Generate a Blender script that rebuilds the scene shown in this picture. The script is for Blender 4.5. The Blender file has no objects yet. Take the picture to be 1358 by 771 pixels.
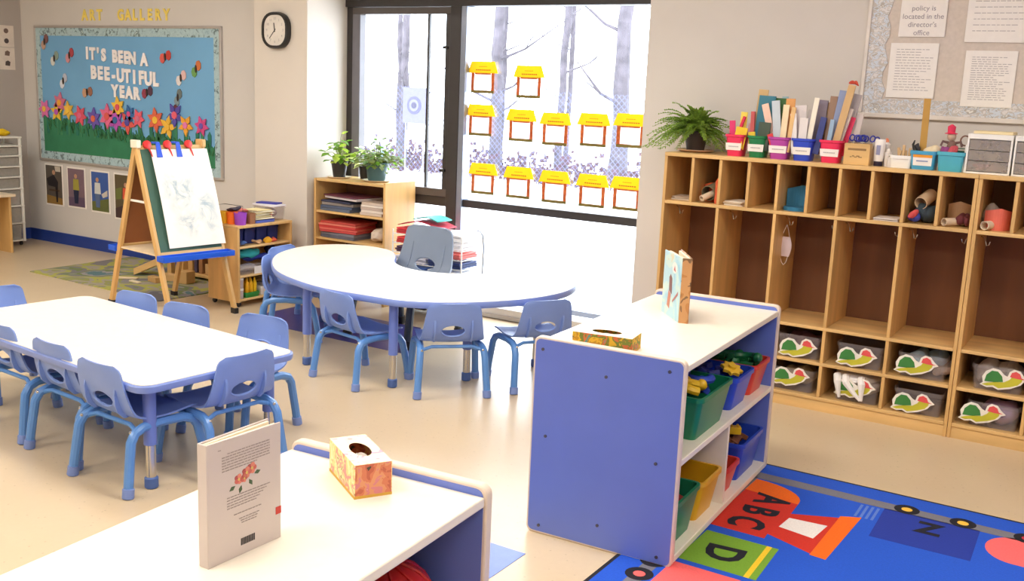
import bpy, bmesh, math, random
from mathutils import Vector, Matrix
random.seed(7)
PI = math.pi
sc = bpy.context.scene
COL = sc.collection

# ------------------------------------------------------------------ camera
cam_d = bpy.data.cameras.new('camera'); cam = bpy.data.objects.new('camera', cam_d); COL.objects.link(cam)
cam_d.sensor_width = 36.0; cam_d.lens = 35.788; cam_d.clip_start = 0.05; cam_d.clip_end = 200
right = Vector((.845, .534, .041)).normalized()
fwd = Vector((-.518, .834, -.193)).normalized()
up = right.cross(fwd).normalized(); right = fwd.cross(up).normalized()
m = Matrix((right, up, -fwd)).transposed().to_4x4(); m.translation = Vector((0, 0, 1.5))
cam.matrix_world = m
sc.camera = cam

# ------------------------------------------------------------------ world (bright overcast sky)
w = bpy.data.worlds.new('sky'); sc.world = w; w.use_nodes = True
wn = w.node_tree; wn.nodes.clear()
wo = wn.nodes.new('ShaderNodeOutputWorld'); wb = wn.nodes.new('ShaderNodeBackground')
wb.inputs[0].default_value = (.80, .90, 1.0, 1); wb.inputs[1].default_value = 11.5
wn.links.new(wb.outputs[0], wo.inputs[0])
sc.view_settings.view_transform = 'Standard'; sc.view_settings.look = 'None'
sc.view_settings.gamma = 1; sc.view_settings.use_curve_mapping = False
sc.view_settings.exposure = 0.0
sc.cycles.max_bounces = 8; sc.cycles.diffuse_bounces = 5; sc.cycles.transparent_max_bounces = 12
sc.cycles.sample_clamp_indirect = 6
CEIL = 2.75
LAMP_W = 25.5
def area(name, loc, size, sy, power, color, rot=(0, 0, 0)):
    l = bpy.data.lights.new(name, 'AREA'); l.shape = 'RECTANGLE'; l.size = size; l.size_y = sy
    l.energy = power; l.color = color
    o = bpy.data.objects.new(name, l); COL.objects.link(o); o.location = loc; o.rotation_euler = rot
    return o
portal = area('window_portal', (-3.76, 5.82, 1.08), 2.6, 2.0, 1, (1, 1, 1), (-PI/2, 0, 0))
portal.data.cycles.is_portal = True
LAMPS = [(x, y) for x in (-6.6, -4.2, -1.8, .6) for y in (.4, 2.9)]

# ------------------------------------------------------------------ materials
def lin(c):
    f = lambda v: v/12.92 if v <= .04045 else ((v+.055)/1.055)**2.4
    return (f(c[0]/255), f(c[1]/255), f(c[2]/255), 1)
MATS = {}
def M(name, c, rough=.5, noise=.06, scale=12, bump=0, spec=.5, metal=0, emit=0, alpha=1, wood=False):
    if name in MATS: return MATS[name]
    m = bpy.data.materials.new(name); m.use_nodes = True; nt = m.node_tree
    b = nt.nodes['Principled BSDF']; L = nt.links
    b.inputs['Roughness'].default_value = rough; b.inputs['Metallic'].default_value = metal
    b.inputs['Specular IOR Level'].default_value = spec
    c = lin(c)
    tc = nt.nodes.new('ShaderNodeTexCoord'); n = nt.nodes.new('ShaderNodeTexNoise')
    n.inputs['Scale'].default_value = scale; n.inputs['Detail'].default_value = 4
    mp = nt.nodes.new('ShaderNodeMapping'); L.new(tc.outputs['Object'], mp.inputs[0]); L.new(mp.outputs[0], n.inputs[0])
    if wood: mp.inputs['Scale'].default_value = (1, 1, .12) if wood == 'z' else ((.12, 1, 1) if wood == 'x' else (1, .12, 1))
    r = nt.nodes.new('ShaderNodeValToRGB')
    k = noise*(2.2 if wood else 1)
    r.color_ramp.elements[0].color = tuple(max(0, v*(1-k)) for v in c[:3])+(1,)
    r.color_ramp.elements[1].color = tuple(min(1, v*(1+k)) for v in c[:3])+(1,)
    r.color_ramp.elements[0].position = .3; r.color_ramp.elements[1].position = .7
    L.new(n.outputs[0], r.inputs[0]); L.new(r.outputs[0], b.inputs['Base Color'])
    if bump:
        bp = nt.nodes.new('ShaderNodeBump'); bp.inputs['Strength'].default_value = bump; bp.inputs['Distance'].default_value = .01
        L.new(n.outputs[0], bp.inputs['Height']); L.new(bp.outputs[0], b.inputs['Normal'])
    if alpha < 1: b.inputs['Alpha'].default_value = alpha
    if emit:
        b.inputs['Emission Color'].default_value = c; b.inputs['Emission Strength'].default_value = emit
    MATS[name] = m
    return m
def rgb(c, rough=.6):
    return M('paint_%02x%02x%02x_%d' % (c[0], c[1], c[2], int(rough*10)), c, rough, .04, 20)

wall_m = M('wall_paint', (214, 210, 206), .75, .02, 3, .02)
pier_m = M('pier_paint', (222, 214, 204), .75, .02, 3)
ceil_m = M('ceiling_tile', (235, 232, 225), .9, .05, 60, .1)
frame_m = M('dark_aluminium', (52, 47, 46), .42, .05, 20)
frame_l = M('grey_aluminium', (150, 158, 175), .3, .04, 20, metal=.7)
base_m = M('blue_baseboard', (38, 66, 150), .45, .05, 8)
maple = M('maple', (216, 172, 108), .42, .07, 14, wood='z')
maple_x = M('maple_grain', (220, 180, 118), .38, .07, 14, wood='x')
maple_shade = M('maple_back_shaded', (122, 78, 46), .6, .07, 10, wood='z')  # back panels: the dim shade inside the cubbies is put into this darker colour
lam_w = M('white_laminate', (238, 229, 212), .33, .02, 30)
lam_e = M('cream_edge', (226, 208, 190), .45, .03, 20)
peri = M('periwinkle_laminate', (104, 124, 204), .42, .03, 6)
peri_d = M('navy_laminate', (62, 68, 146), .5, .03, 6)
shell_m = M('periwinkle_plastic', (122, 148, 210), .40, .04, 9)
leg_m = M('blue_steel', (92, 142, 206), .3, .03, 10)
cap_m = M('purple_glide', (120, 142, 200), .45, .03, 10)
chrome = M('chrome', (205, 200, 190), .25, .03, 10, metal=.9)
band_m = M('table_band', (124, 146, 210), .38, .03, 10)
tleg_m = M('table_leg_blue', (106, 126, 198), .4, .03, 10)
grey_shell = M('grey_plastic', (126, 140, 160), .42, .03, 9)
black_m = M('black_plastic', (34, 31, 30), .4, .05, 20)
white_m = M('white_plastic', (240, 238, 232), .4, .02, 20)
paper_m = M('white_paper', (243, 238, 232), .8, .02, 30)
ink_m = M('printed_grey', (186, 180, 180), .8)
ink_d = M('printed_black', (45, 42, 44), .8)
clearbin = M('clear_plastic', (176, 166, 166), .15, .03, 10, alpha=.20)
frost = M('frosted_drawer', (205, 200, 192), .3, .08, 40, alpha=.38)
leaf_m = M('leaf_green', (105, 150, 45), .45, .3, 30)
leaf_d = M('fern_green', (92, 142, 45), .5, .35, 40)
leaf_y = M('leaf_lime', (180, 205, 80), .45, .2, 30)
soil_m = M('soil', (60, 42, 30), .9, .3, 60)

# floor: speckled vinyl
def floor_mat():
    m = bpy.data.materials.new('vinyl_floor'); m.use_nodes = True; nt = m.node_tree; b = nt.nodes['Principled BSDF']; L = nt.links
    tc = nt.nodes.new('ShaderNodeTexCoord')
    n = nt.nodes.new('ShaderNodeTexNoise'); n.inputs['Scale'].default_value = 2.2; n.inputs['Detail'].default_value = 3
    v = nt.nodes.new('ShaderNodeTexVoronoi'); v.inputs['Scale'].default_value = 30
    n2 = nt.nodes.new('ShaderNodeTexNoise'); n2.inputs['Scale'].default_value = 45
    for q in (n, v, n2): L.new(tc.outputs['Object'], q.inputs[0])
    r = nt.nodes.new('ShaderNodeValToRGB')
    r.color_ramp.elements[0].color = lin((208, 186, 152)); r.color_ramp.elements[1].color = lin((218, 197, 166))
    L.new(n.outputs[0], r.inputs[0])
    r2 = nt.nodes.new('ShaderNodeValToRGB'); r2.color_ramp.elements[0].position = .07; r2.color_ramp.elements[1].position = .13
    r2.color_ramp.elements[0].color = (.80, .78, .74, 1); r2.color_ramp.elements[1].color = (1, 1, 1, 1)
    L.new(v.outputs['Distance'], r2.inputs[0])
    r3 = nt.nodes.new('ShaderNodeValToRGB'); r3.color_ramp.elements[0].color = (.95, .95, .94, 1); r3.color_ramp.elements[1].color = (1, 1, 1, 1)
    L.new(n2.outputs[0], r3.inputs[0])
    mx = nt.nodes.new('ShaderNodeMix'); mx.data_type = 'RGBA'; mx.blend_type = 'MULTIPLY'; mx.inputs[0].default_value = 1
    L.new(r.outputs[0], mx.inputs[6]); L.new(r2.outputs[0], mx.inputs[7])
    mx2 = nt.nodes.new('ShaderNodeMix'); mx2.data_type = 'RGBA'; mx2.blend_type = 'MULTIPLY'; mx2.inputs[0].default_value = 1
    L.new(mx.outputs[2], mx2.inputs[6]); L.new(r3.outputs[0], mx2.inputs[7]); L.new(mx2.outputs[2], b.inputs['Base Color'])
    b.inputs['Roughness'].default_value = .3
    return m
floor_m = floor_mat()
def glass_mat():
    m = bpy.data.materials.new('window_glass'); m.use_nodes = True; nt = m.node_tree; nt.nodes.clear(); L = nt.links
    o = nt.nodes.new('ShaderNodeOutputMaterial'); mx = nt.nodes.new('ShaderNodeMixShader')
    t = nt.nodes.new('ShaderNodeBsdfTransparent'); g = nt.nodes.new('ShaderNodeBsdfGlossy'); g.inputs['Roughness'].default_value = .02
    mx.inputs[0].default_value = .05
    L.new(t.outputs[0], mx.inputs[1]); L.new(g.outputs[0], mx.inputs[2]); L.new(mx.outputs[0], o.inputs[0])
    return m
glass_m = glass_mat()
def patch_mat(name, cols, scale, rough=.9, bump=.3, stretch=(1, 1, 1)):
    m = bpy.data.materials.new(name); m.use_nodes = True; nt = m.node_tree; b = nt.nodes['Principled BSDF']; L = nt.links
    tc = nt.nodes.new('ShaderNodeTexCoord'); mp = nt.nodes.new('ShaderNodeMapping'); mp.inputs['Scale'].default_value = stretch
    n = nt.nodes.new('ShaderNodeTexNoise'); n.inputs['Scale'].default_value = scale; n.inputs['Detail'].default_value = 2
    n.inputs['Distortion'].default_value = .8
    L.new(tc.outputs['Object'], mp.inputs[0]); L.new(mp.outputs[0], n.inputs[0])
    r = nt.nodes.new('ShaderNodeValToRGB'); r.color_ramp.interpolation = 'CONSTANT'
    k = len(cols)
    while len(r.color_ramp.elements) < k: r.color_ramp.elements.new(.5)
    for i, c in enumerate(cols):
        r.color_ramp.elements[i].position = 0 if i == 0 else .32+.36*(i-1)/max(1, k-2)
        r.color_ramp.elements[i].color = lin(c)
    L.new(n.outputs[0], r.inputs[0]); L.new(r.outputs[0], b.inputs['Base Color'])
    b.inputs['Roughness'].default_value = rough
    return m

# ------------------------------------------------------------------ mesh helpers
class MB:
    def __init__(s): s.bm = bmesh.new()
    def box(s, x0, x1, y0, y1, z0, z1):
        v = [s.bm.verts.new(p) for p in ((x0,y0,z0),(x1,y0,z0),(x1,y1,z0),(x0,y1,z0),(x0,y0,z1),(x1,y0,z1),(x1,y1,z1),(x0,y1,z1))]
        for f in ((3,2,1,0),(4,5,6,7),(0,1,5,4),(1,2,6,5),(2,3,7,6),(3,0,4,7)): s.bm.faces.new([v[i] for i in f])
        return s
    def obox(s, c, size, rz=0, rx=0, ry=0):
        R = Matrix.Rotation(rz, 3, 'Z') @ Matrix.Rotation(ry, 3, 'Y') @ Matrix.Rotation(rx, 3, 'X')
        hx, hy, hz = size[0]/2, size[1]/2, size[2]/2
        v = [s.bm.verts.new(Vector(c)+R@Vector(p)) for p in ((-hx,-hy,-hz),(hx,-hy,-hz),(hx,hy,-hz),(-hx,hy,-hz),(-hx,-hy,hz),(hx,-hy,hz),(hx,hy,hz),(-hx,hy,hz))]
        for f in ((3,2,1,0),(4,5,6,7),(0,1,5,4),(1,2,6,5),(2,3,7,6),(3,0,4,7)): s.bm.faces.new([v[i] for i in f])
        return s
    def loft(s, loops, cap0=True, cap1=True, close=False):
        V = [[s.bm.verts.new(p) for p in l] for l in loops]
        n = len(V[0])
        rng = range(len(V) if close else len(V)-1)
        for i in rng:
            a, b = V[i], V[(i+1) % len(V)]
            for j in range(n):
                k = (j+1) % n
                try: s.bm.faces.new((a[j], a[k], b[k], b[j]))
                except ValueError: pass
        if not close:
            if cap0: s.bm.faces.new(V[0][::-1])
            if cap1: s.bm.faces.new(V[-1])
        return s
    def tube(s, pts, r, n=8, close=False):
        pts = [Vector(p) for p in pts]; N = len(pts); loops = []; ref = None
        for i, p in enumerate(pts):
            if close: t = pts[(i+1) % N]-pts[i-1]
            else: t = pts[min(i+1, N-1)]-pts[max(i-1, 0)]
            t.normalize()
            if ref is None: ref = Vector((0, 0, 1)) if abs(t.z) < .9 else Vector((1, 0, 0))
            u = t.cross(ref).normalized(); v = u.cross(t).normalized(); ref = v
            rr = r[i] if isinstance(r, (list, tuple)) else r
            loops.append([p+u*math.cos(2*PI*k/n)*rr+v*math.sin(2*PI*k/n)*rr for k in range(n)])
        return s.loft(loops, close=close)
    def lathe(s, prof, n=20, c=(0, 0, 0)):
        return s.loft([[(c[0]+r*math.cos(2*PI*k/n), c[1]+r*math.sin(2*PI*k/n), c[2]+z) for k in range(n)] for r, z in prof])
    def cyl(s, c, r, z0, z1, n=16): return s.lathe([(r, z0), (r, z1)], n, c)
    def prism(s, pts, a, b, ax='z'):
        if ax == 'z': f = lambda p, h: (p[0], p[1], h)
        elif ax == 'y': f = lambda p, h: (p[0], h, p[1])
        else: f = lambda p, h: (h, p[0], p[1])
        V0 = [s.bm.verts.new(f(p, a)) for p in pts]; V1 = [s.bm.verts.new(f(p, b)) for p in pts]; n = len(pts)
        s.bm.faces.new(V0[::-1]); s.bm.faces.new(V1)
        for j in range(n): s.bm.faces.new((V0[j], V0[(j+1) % n], V1[(j+1) % n], V1[j]))
        return s
    def ball(s, c, r, sc_=(1, 1, 1), u=12, v=8):
        return s.loft([[(c[0]+r*sc_[0]*math.sin(PI*(i+.02)/(v+.04))*math.cos(2*PI*k/u), c[1]+r*sc_[1]*math.sin(PI*(i+.02)/(v+.04))*math.sin(2*PI*k/u), c[2]-r*sc_[2]*math.cos(PI*(i+.02)/(v+.04))) for k in range(u)] for i in range(v+1)])
    def quad(s, a, b, c, d):
        s.bm.faces.new([s.bm.verts.new(p) for p in (a, b, c, d)]); return s
    def rot(s, ang, axis='Z', c=(0, 0, 0)):
        bmesh.ops.rotate(s.bm, verts=s.bm.verts, cent=c, matrix=Matrix.Rotation(ang, 3, axis)); return s
    def move(s, v): bmesh.ops.translate(s.bm, verts=s.bm.verts, vec=v); return s
    def build(s, name, mat, parent=None, bevel=0, label=None, kind=None, sharp=35, solid=0, segs=2):
        bm = s.bm
        bmesh.ops.recalc_face_normals(bm, faces=bm.faces)
        for f in bm.faces: f.smooth = True
        for e in bm.edges:
            if len(e.link_faces) == 2: e.smooth = e.calc_face_angle(0) < math.radians(sharp)
            else: e.smooth = False
        me = bpy.data.meshes.new(name); bm.to_mesh(me); bm.free()
        me.materials.append(mat)
        o = bpy.data.objects.new(name, me); COL.objects.link(o)
        if parent: o.parent = parent
        if solid:
            q = o.modifiers.new('solid', 'SOLIDIFY'); q.thickness = solid; q.offset = 0
        if bevel:
            q = o.modifiers.new('bevel', 'BEVEL'); q.width = bevel; q.segments = segs; q.limit_method = 'ANGLE'; q.angle_limit = math.radians(40)
        if label: o['label'] = label
        if kind: o['kind'] = kind
        return o
def tag(o, label, cat, group=None, kind=None):
    o['label'] = label; o['category'] = cat
    if group: o['group'] = group
    if kind: o['kind'] = kind
    return o
def thing(name, label, cat, loc=(0, 0, 0), rz=0, group=None):
    o = bpy.data.objects.new(name, None); COL.objects.link(o); o.location = loc; o.rotation_euler = (0, 0, rz)
    o.empty_display_size = .05
    return tag(o, label, cat, group)
def struct(o): o['kind'] = 'structure'; return o
def dup(root, loc=None, rz=None, label=None, group=None):
    def cp(o, par):
        c = o.copy(); COL.objects.link(c)
        if par: c.parent = par
        for ch in list(o.children): cp(ch, c)
        return c
    r = cp(root, None)
    if loc is not None: r.location = loc
    if rz is not None: r.rotation_euler = (0, 0, rz)
    if label: r['label'] = label
    if group: r['group'] = group
    return r
def box(name, mat, x0, x1, y0, y1, z0, z1, parent=None, bevel=0, label=None):
    return MB().box(x0, x1, y0, y1, z0, z1).build(name, mat, parent, bevel, label)
def rrect(w, d, r, n=4, z=0, cx=0, cy=0):
    r = min(r, w/2-1e-4, d/2-1e-4); P = []
    for (sx, sy, a0) in ((1, 1, 0), (-1, 1, 90), (-1, -1, 180), (1, -1, 270)):
        for k in range(n+1):
            a = math.radians(a0+90*k/n); P.append((cx+sx*(w/2-r)+r*math.cos(a), cy+sy*(d/2-r)+r*math.sin(a), z))
    return P
def tub(w, d, h, taper=.85, t=.004, r=.015, rim=.006, cz=0):
    b = MB()
    L = [rrect(w*taper, d*taper, r, z=cz), rrect(w, d, r, z=cz+h-.016), rrect(w+2*rim, d+2*rim, r+rim, z=cz+h-.016), rrect(w+2*rim, d+2*rim, r+rim, z=cz+h),
         rrect(w-2*t, d-2*t, r, z=cz+h), rrect(w*taper-2*t, d*taper-2*t, r, z=cz+t)]
    return b.loft(L)
def text(name, s, size, mat, parent=None, ext=.0008, align='CENTER', bold=0, loc=(0, 0, 0), rot=(0, 0, 0), sx=1):
    c = bpy.data.curves.new(name, 'FONT'); c.body = s; c.size = size; c.extrude = ext; c.align_x = align; c.align_y = 'CENTER'
    c.offset = bold; c.resolution_u = 3
    t = bpy.data.objects.new(name, c); COL.objects.link(t)
    dg = bpy.context.evaluated_depsgraph_get(); dg.update()
    me = bpy.data.meshes.new_from_object(t.evaluated_get(dg)); me.name = name
    bpy.data.objects.remove(t); bpy.data.curves.remove(c)
    me.materials.clear(); me.materials.append(mat)
    o = bpy.data.objects.new(name, me); COL.objects.link(o); o.location = loc; o.rotation_euler = rot; o.scale = (sx, 1, 1)
    if parent: o.parent = parent
    return o
def flat(name, pts, z0, z1, mat, parent=None, ax='z', label=None):
    return MB().prism(pts, z0, z1, ax).build(name, mat, parent, label=label)
def circ(cx, cy, r, n=16, ry=None, a0=0): return [(cx+r*math.cos(a0+2*PI*k/n), cy+(ry or r)*math.sin(a0+2*PI*k/n)) for k in range(n)]

# ================================================================== STRUCTURE
YB, YP, YW, XL = 5.465, 5.316, 5.754, -8.566
struct(box('floor', floor_m, XL, 2.6, -2.0, 6.0, -.05, 0))
struct(box('ceiling', ceil_m, XL-.1, 2.7, -2.1, 5.9, CEIL, CEIL+.08))
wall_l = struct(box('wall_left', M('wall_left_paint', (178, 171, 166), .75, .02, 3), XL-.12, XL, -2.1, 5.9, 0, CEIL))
struct(box('wall_back', wall_m, XL, -5.551, YB, 5.9, 0, CEIL))
struct(box('wall_pier', pier_m, -5.551, -5.04, YP, 5.9, 0, CEIL, bevel=.004))
struct(box('wall_header', pier_m, -5.04, -2.479, YP, 5.9, 2.085, CEIL))
wall_r = struct(box('wall_lockers', M('wall_locker_paint', (212, 206, 200), .75, .02, 3), -2.479, 2.6, YP, 5.9, 0, CEIL))
struct(box('wall_right', wall_m, 2.6, 2.72, -2.1, 5.9, 0, CEIL))
struct(box('wall_front', wall_m, XL, 2.6, -2.12, -2.0, 0, CEIL))
struct(box('baseboard_back', base_m, XL, -5.551, YB-.012, YB, 0, .1))
struct(box('baseboard_pier', base_m, -5.56, -5.04, YP-.012, YP, 0, .1))
struct(box('baseboard_left', base_m, XL, XL+.012, -2, YB, 0, .1))
struct(box('trim_sill', M('sill_beige', (200, 192, 182), .5), -4.30, -2.479, 5.58, YW-.03, 0, .075, bevel=.006))
struct(box('trim_step', M('sill_grey', (172, 164, 156), .5), -4.30, -2.479, 5.565, 5.58, .006, .03))
# blue inlay tiles in the vinyl
inl = M('blue_vinyl', (110, 132, 206), .35, .05, 30)
inl2 = M('navy_vinyl', (62, 60, 130), .35, .05, 30)
fi = struct(flat('trim_inlay', [(-2.75, 2.02), (-1.583, 2.02), (-1.583, 2.702), (-2.75, 2.702)], 0, .0015, inl))
fi2 = struct(flat('trim_inlay_navy', [(-4.80, 4.46), (-3.44, 4.46), (-3.79, 5.03), (-4.80, 5.03)], 0, .0015, inl2))

# ---- window
win = bpy.data.objects.new('window_1', None); COL.objects.link(win); struct(win)
def wf(name, x0, x1, z0, z1, y0=YW-.03, y1=YW+.05, mat=frame_m, bev=.003): return box(name, mat, x0, x1, y0, y1, z0, z1, win, bev)
wf('frame_head', -5.04, -2.479, 2.035, 2.085, YW-.05)
wf('frame_jamb', -5.04, -4.975, .075, 2.035)
wf('frame_jamb', -2.54, -2.479, .075, 2.035)
wf('mullion', -4.115, -4.03, .075, 2.035, YW-.05)
wf('mullion_track', -4.03, -3.985, .075, 2.035, YW-.045, YW+.04, frame_l)
wf('rail', -4.975, -4.115, .690, .755); wf('rail', -3.985, -2.54, .700, .752)
wf('bottom_rail', -4.975, -4.115, .075, .11, mat=frame_l); wf('bottom_rail', -3.985, -2.54, .075, .11, mat=frame_l)
sm = M('sash_aluminium', (84, 76, 72), .4, .05, 20)
wf('sash_top', -4.975, -4.115, 1.985, 2.03, YW-.045, YW+.02, sm); wf('sash_bottom', -4.975, -4.115, .757, .81, YW-.045, YW+.02, sm)
wf('sash_side', -4.975, -4.905, .81, 1.985, YW-.045, YW+.02, M('sash_grey', (104, 100, 104), .4)); wf('sash_side', -4.155, -4.115, .81, 1.985, YW-.045, YW+.02, frame_m)
wf('glazing_bar', -4.335, -4.318, .81, 1.985, YW-.01, YW+.015)
for z in (1.755, .93): wf('sash_latch', -4.165, -4.125, z, z+.02, YW-.065, YW-.045, black_m)
for a in ((-4.975, -4.115, .755, 2.035), (-3.985, -2.54, .752, 2.035), (-4.975, -4.115, .11, .69), (-3.985, -2.54, .11, .70)):
    box('pane', glass_m, a[0], a[1], YW+.02, YW+.026, a[2], a[3], win)

# ---- ceiling lamps (recessed troffers) with their light
for i, (x, y) in enumerate(LAMPS):
    t = thing('ceiling_light', 'recessed white ceiling light panel, %s from the left wall in the %s row' % (('first', 'second', 'third', 'fourth')[i//2], ('rear', 'window side')[i % 2]), 'ceiling light', (x, y, CEIL), 0, 'ceiling light panels')
    MB().box(-.62, .62, -.32, .32, -.012, 0).build('frame', white_m, t)
    MB().box(-.58, .58, -.28, .28, -.016, -.012).build('diffuser', M('lamp_diffuser', (255, 246, 232), .6, emit=6), t)
    l = area('lamp', (x, y, CEIL-.03), 1.15, .55, LAMP_W, (1, .968, .925))

# ================================================================== OUTSIDE
gnd = struct(box('ground', M('snowy_ground', (205, 204, 204), .9, .12, 3, .2), -60, 30, 5.9, 60, -.3, -.1))
bark = M('tree_bark', (80, 74, 80), .9, .35, 6, .4)
def tree(x, y, r, h, lab, lean=0, fork=None):
    t = thing('tree', lab, 'tree', (x, y, -.12), 0, 'bare trees outside the window')
    pts = [(lean*(k/14)**1.3+random.uniform(-.3, .3)*r, random.uniform(-.3, .3)*r, h*k/14) for k in range(15)]
    MB().tube(pts, [r*(1.25 if k == 0 else (1-.03*k)*random.uniform(.88, 1.1)) for k in range(15)], 10).build('trunk', bark, t)
    b = MB()
    for k in range(12):
        z = random.uniform(.15, .9)*h; a = random.uniform(0, 2*PI); L = random.uniform(.5, 1.4)
        x0 = lean*(z/h)**1.3
        p = [(x0, 0, z), (x0+L*.4*math.cos(a), L*.4*math.sin(a), z+.16*L), (x0+L*math.cos(a+.2), L*math.sin(a+.2), z+.62*L)]
        b.tube(p, [r*.28, r*.18, r*.06], 6)
        b.tube([p[1], (p[1][0]+.4*L*math.cos(a-.7), p[1][1]+.4*L*math.sin(a-.7), p[1][2]+.3*L)], [r*.12, r*.04], 5)
    b.build('branches', bark, t)
for a in ((-8.12, 16.5, .165, 8, 'stout bare tree trunk at the right of the wide pane', .05),
          (-10.72, 16.5, .125, 8, 'bare tree trunk behind the left end of the wide pane', -.25),
          (-9.42, 16.6, .085, 8, 'bare tree behind the middle of the wide pane', .15),
          (-9.82, 17.6, .055, 7, 'thin sapling left of the middle tree', .1),
          (-11.1, 17.2, .06, 7, 'thin sapling at the left edge of the wide pane', .1),
          (-13.0, 16.5, .10, 7, 'bare tree behind the side sash beside the notice board', .15),
          (-13.9, 17.5, .07, 7, 'slender bare tree at the far left of the side sash', -.1)): tree(*a)
# chain link fence
fn = thing('chain_link_fence', 'thin wire chain link fence in front of the trees', 'fence', (0, 14.5, -.1))
b = MB()
for k in range(130):
    x = -15.5+k*.095
    if x > -5: continue
    x1 = min(x+1.6, -5); b.tube([(x, 0, 0), (x1, 0, x1-x)], .004, 3); b.tube([(x, .008, 1.6), (x1, .008, 1.6-(x1-x))], .004, 3)
b.build('wire_mesh', M('galvanised_wire', (90, 96, 130), .6), fn, kind='stuff')
for k in range(4): MB().cyl((-15+k*3.1, 0, 0), .02, 0, 1.65, 8).build('post', M('galvanised_post', (130, 160, 190), .6), fn)
sg = thing('fence_sign', 'pale lavender notice board with a round emblem seen through the side sash', 'sign', (-11.15, 14.44, 0))
box('board', M('sign_lavender', (88, 86, 112), .7), -.25, .25, 0, .015, .86, 1.48, sg)
for r_, y_, c_ in ((.155, -.004, (66, 64, 88)), (.105, -.008, (92, 90, 114)), (.055, -.012, (52, 50, 70))): MB().prism(circ(0, 1.17, r_, 24), y_, y_+.004, 'y').build('emblem', rgb(c_, .7), sg)
for x_ in (-.2, .2): MB().cyl((x_, .03, -.1), .012, 0, 1.5, 6).build('stake', frame_l, sg)
# leaf litter band
b = MB()
for k in range(5200):
    x = random.uniform(-19, -5); y = random.uniform(15.2, 17.6); z = -.1+random.uniform(0, .55)*random.random()**1.5
    a = random.uniform(0, PI); s = random.uniform(.03, .10)
    b.quad((x, y, z), (x+s*math.cos(a), y+s*math.sin(a), z+.01), (x+s*math.cos(a), y+s*math.sin(a), z+s), (x, y, z+s*.8))
tag(b.build('dry_brush', M('dry_leaves', (84, 62, 68), .9, .4, 5)), 'low band of dry brush and fallen leaves beneath the trees', 'brush', kind='stuff')

# ================================================================== WALL THINGS
# wall clock
ck = thing('wall_clock', 'white faced wall clock with a rounded black frame', 'clock', (-5.31, YP, 1.843))
def rr2(w, h, r, n=6): return [(p[0], p[1]) for p in rrect(w, h, r, n)]
b = MB(); F = lambda w, h, r, y: [(p[0], y, p[1]) for p in rr2(w, h, r)]
b.loft([F(.24, .24, .095, 0), F(.25, .25, .10, -.03), F(.24, .24, .095, -.045), F(.212, .212, .082, -.045), F(.205, .205, .08, -.035)], cap1=True).build('case', black_m, ck)
MB().prism(rr2(.206, .206, .08), -.037, -.034, 'y').build('dial', M('clock_dial', (226, 220, 212), .5), ck)
def hand(nm, ang, L, wd):
    MB().box(-wd/2, wd/2, -.0405, -.038, -.012, L).rot(ang, 'Y').build(nm, ink_d, ck)
hand('hour_hand', math.radians(-8), .05, .006); hand('minute_hand', math.radians(222), .075, .004)
for k in range(12):
    a = 2*PI*k/12; o = text('numeral', str(k if k else 12), .024, ink_m, ck, loc=(.078*math.sin(a), -.038, .078*math.cos(a)), rot=(PI/2, 0, 0))
# big left board
bx0, bx1, bz0, bz1 = -8.358, -6.035, .728, 1.882
bd = thing('bulletin_board', 'blue bulletin board lettered about a bee-utiful year above paper flowers', 'bulletin board', (0, YB, 0))
alu = M('board_aluminium', (196, 190, 186), .35, metal=.5)
box('frame', alu, bx0, bx1, -.022, 0, bz1-.02, bz1, bd, .003); box('frame', alu, bx0, bx1, -.022, 0, bz0, bz0+.02, bd, .003)
box('frame', alu, bx0, bx0+.02, -.022, 0, bz0+.02, bz1-.02, bd, .003); box('frame', alu, bx1-.02, bx1, -.022, 0, bz0+.02, bz1-.02, bd, .003)
box('backing', M('sky_paper', (118, 176, 222), .8, .05, 2), bx0+.02, bx1-.02, -.010, 0, bz0+.02, bz1-.02, bd)
bor = patch_mat('border_print', [(158, 188, 198), (174, 202, 210), (182, 208, 214), (168, 196, 204), (110, 130, 136), (190, 212, 214)], 26, .6)
for (x0, x1, z0, z1) in ((bx0+.02, bx1-.02, bz1-.085, bz1-.02), (bx0+.02, bx1-.02, bz0+.02, bz0+.085), (bx0+.02, bx0+.075, bz0+.085, bz1-.085), (bx1-.085, bx1-.02, bz0+.085, bz1-.085)):
    box('border', bor, x0, x1, -.014, -.010, z0, z1, bd)
# grass paper
gp = [(bx0+.075, bz0+.085), (bx1-.085, bz0+.085)]
for k in range(60):
    f = k/59; x = (bx1-.085)+f*((bx0+.075)-(bx1-.085)); gp.append((x, .955+.115*f+.015*math.sin(f*9)+.028*(k % 2)+random.uniform(-.01, .012)))
g = flat('grass_paper', gp, -.014, -.0102, M('grass_paper', (52, 128, 92), .8, .12, 6), bd, 'y')
g2 = MB()
for k in range(140):
    x = random.uniform(bx0+.1, bx1-.11); z = random.uniform(.90, .98)+.10*(bx1-x)/(bx1-bx0); h = random.uniform(.03, .07)
    g2.prism([(x, z), (x+.02, z), (x+.01+random.uniform(-.03, .03), z+h)], -.022, -.014, 'y')
g2.build('grass_fringe', M('grass_fringe', (58, 120, 78), .8, .2, 9), bd, kind='stuff')
def btext(s, x0, x1, z, h):
    # each letter a part of the board
    n = len(s); wd = (x1-x0)/n
    for i, ch in enumerate(s):
        if ch == ' ': continue
        text('letter', ch, h*1.35, M('letter_white', (248, 244, 246), .7), bd, .003, bold=.008, loc=(x0+wd*(i+.5), -.018, z-(.004*i)), rot=(PI/2, 0, 0), sx=.92)
btext("IT'S BEEN A", -7.67, -6.88, 1.655, .095)
btext('BEE-UTIFUL', -7.60, -6.74, 1.500, .105)
btext('YEAR', -7.335, -6.975, 1.358, .095)
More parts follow.
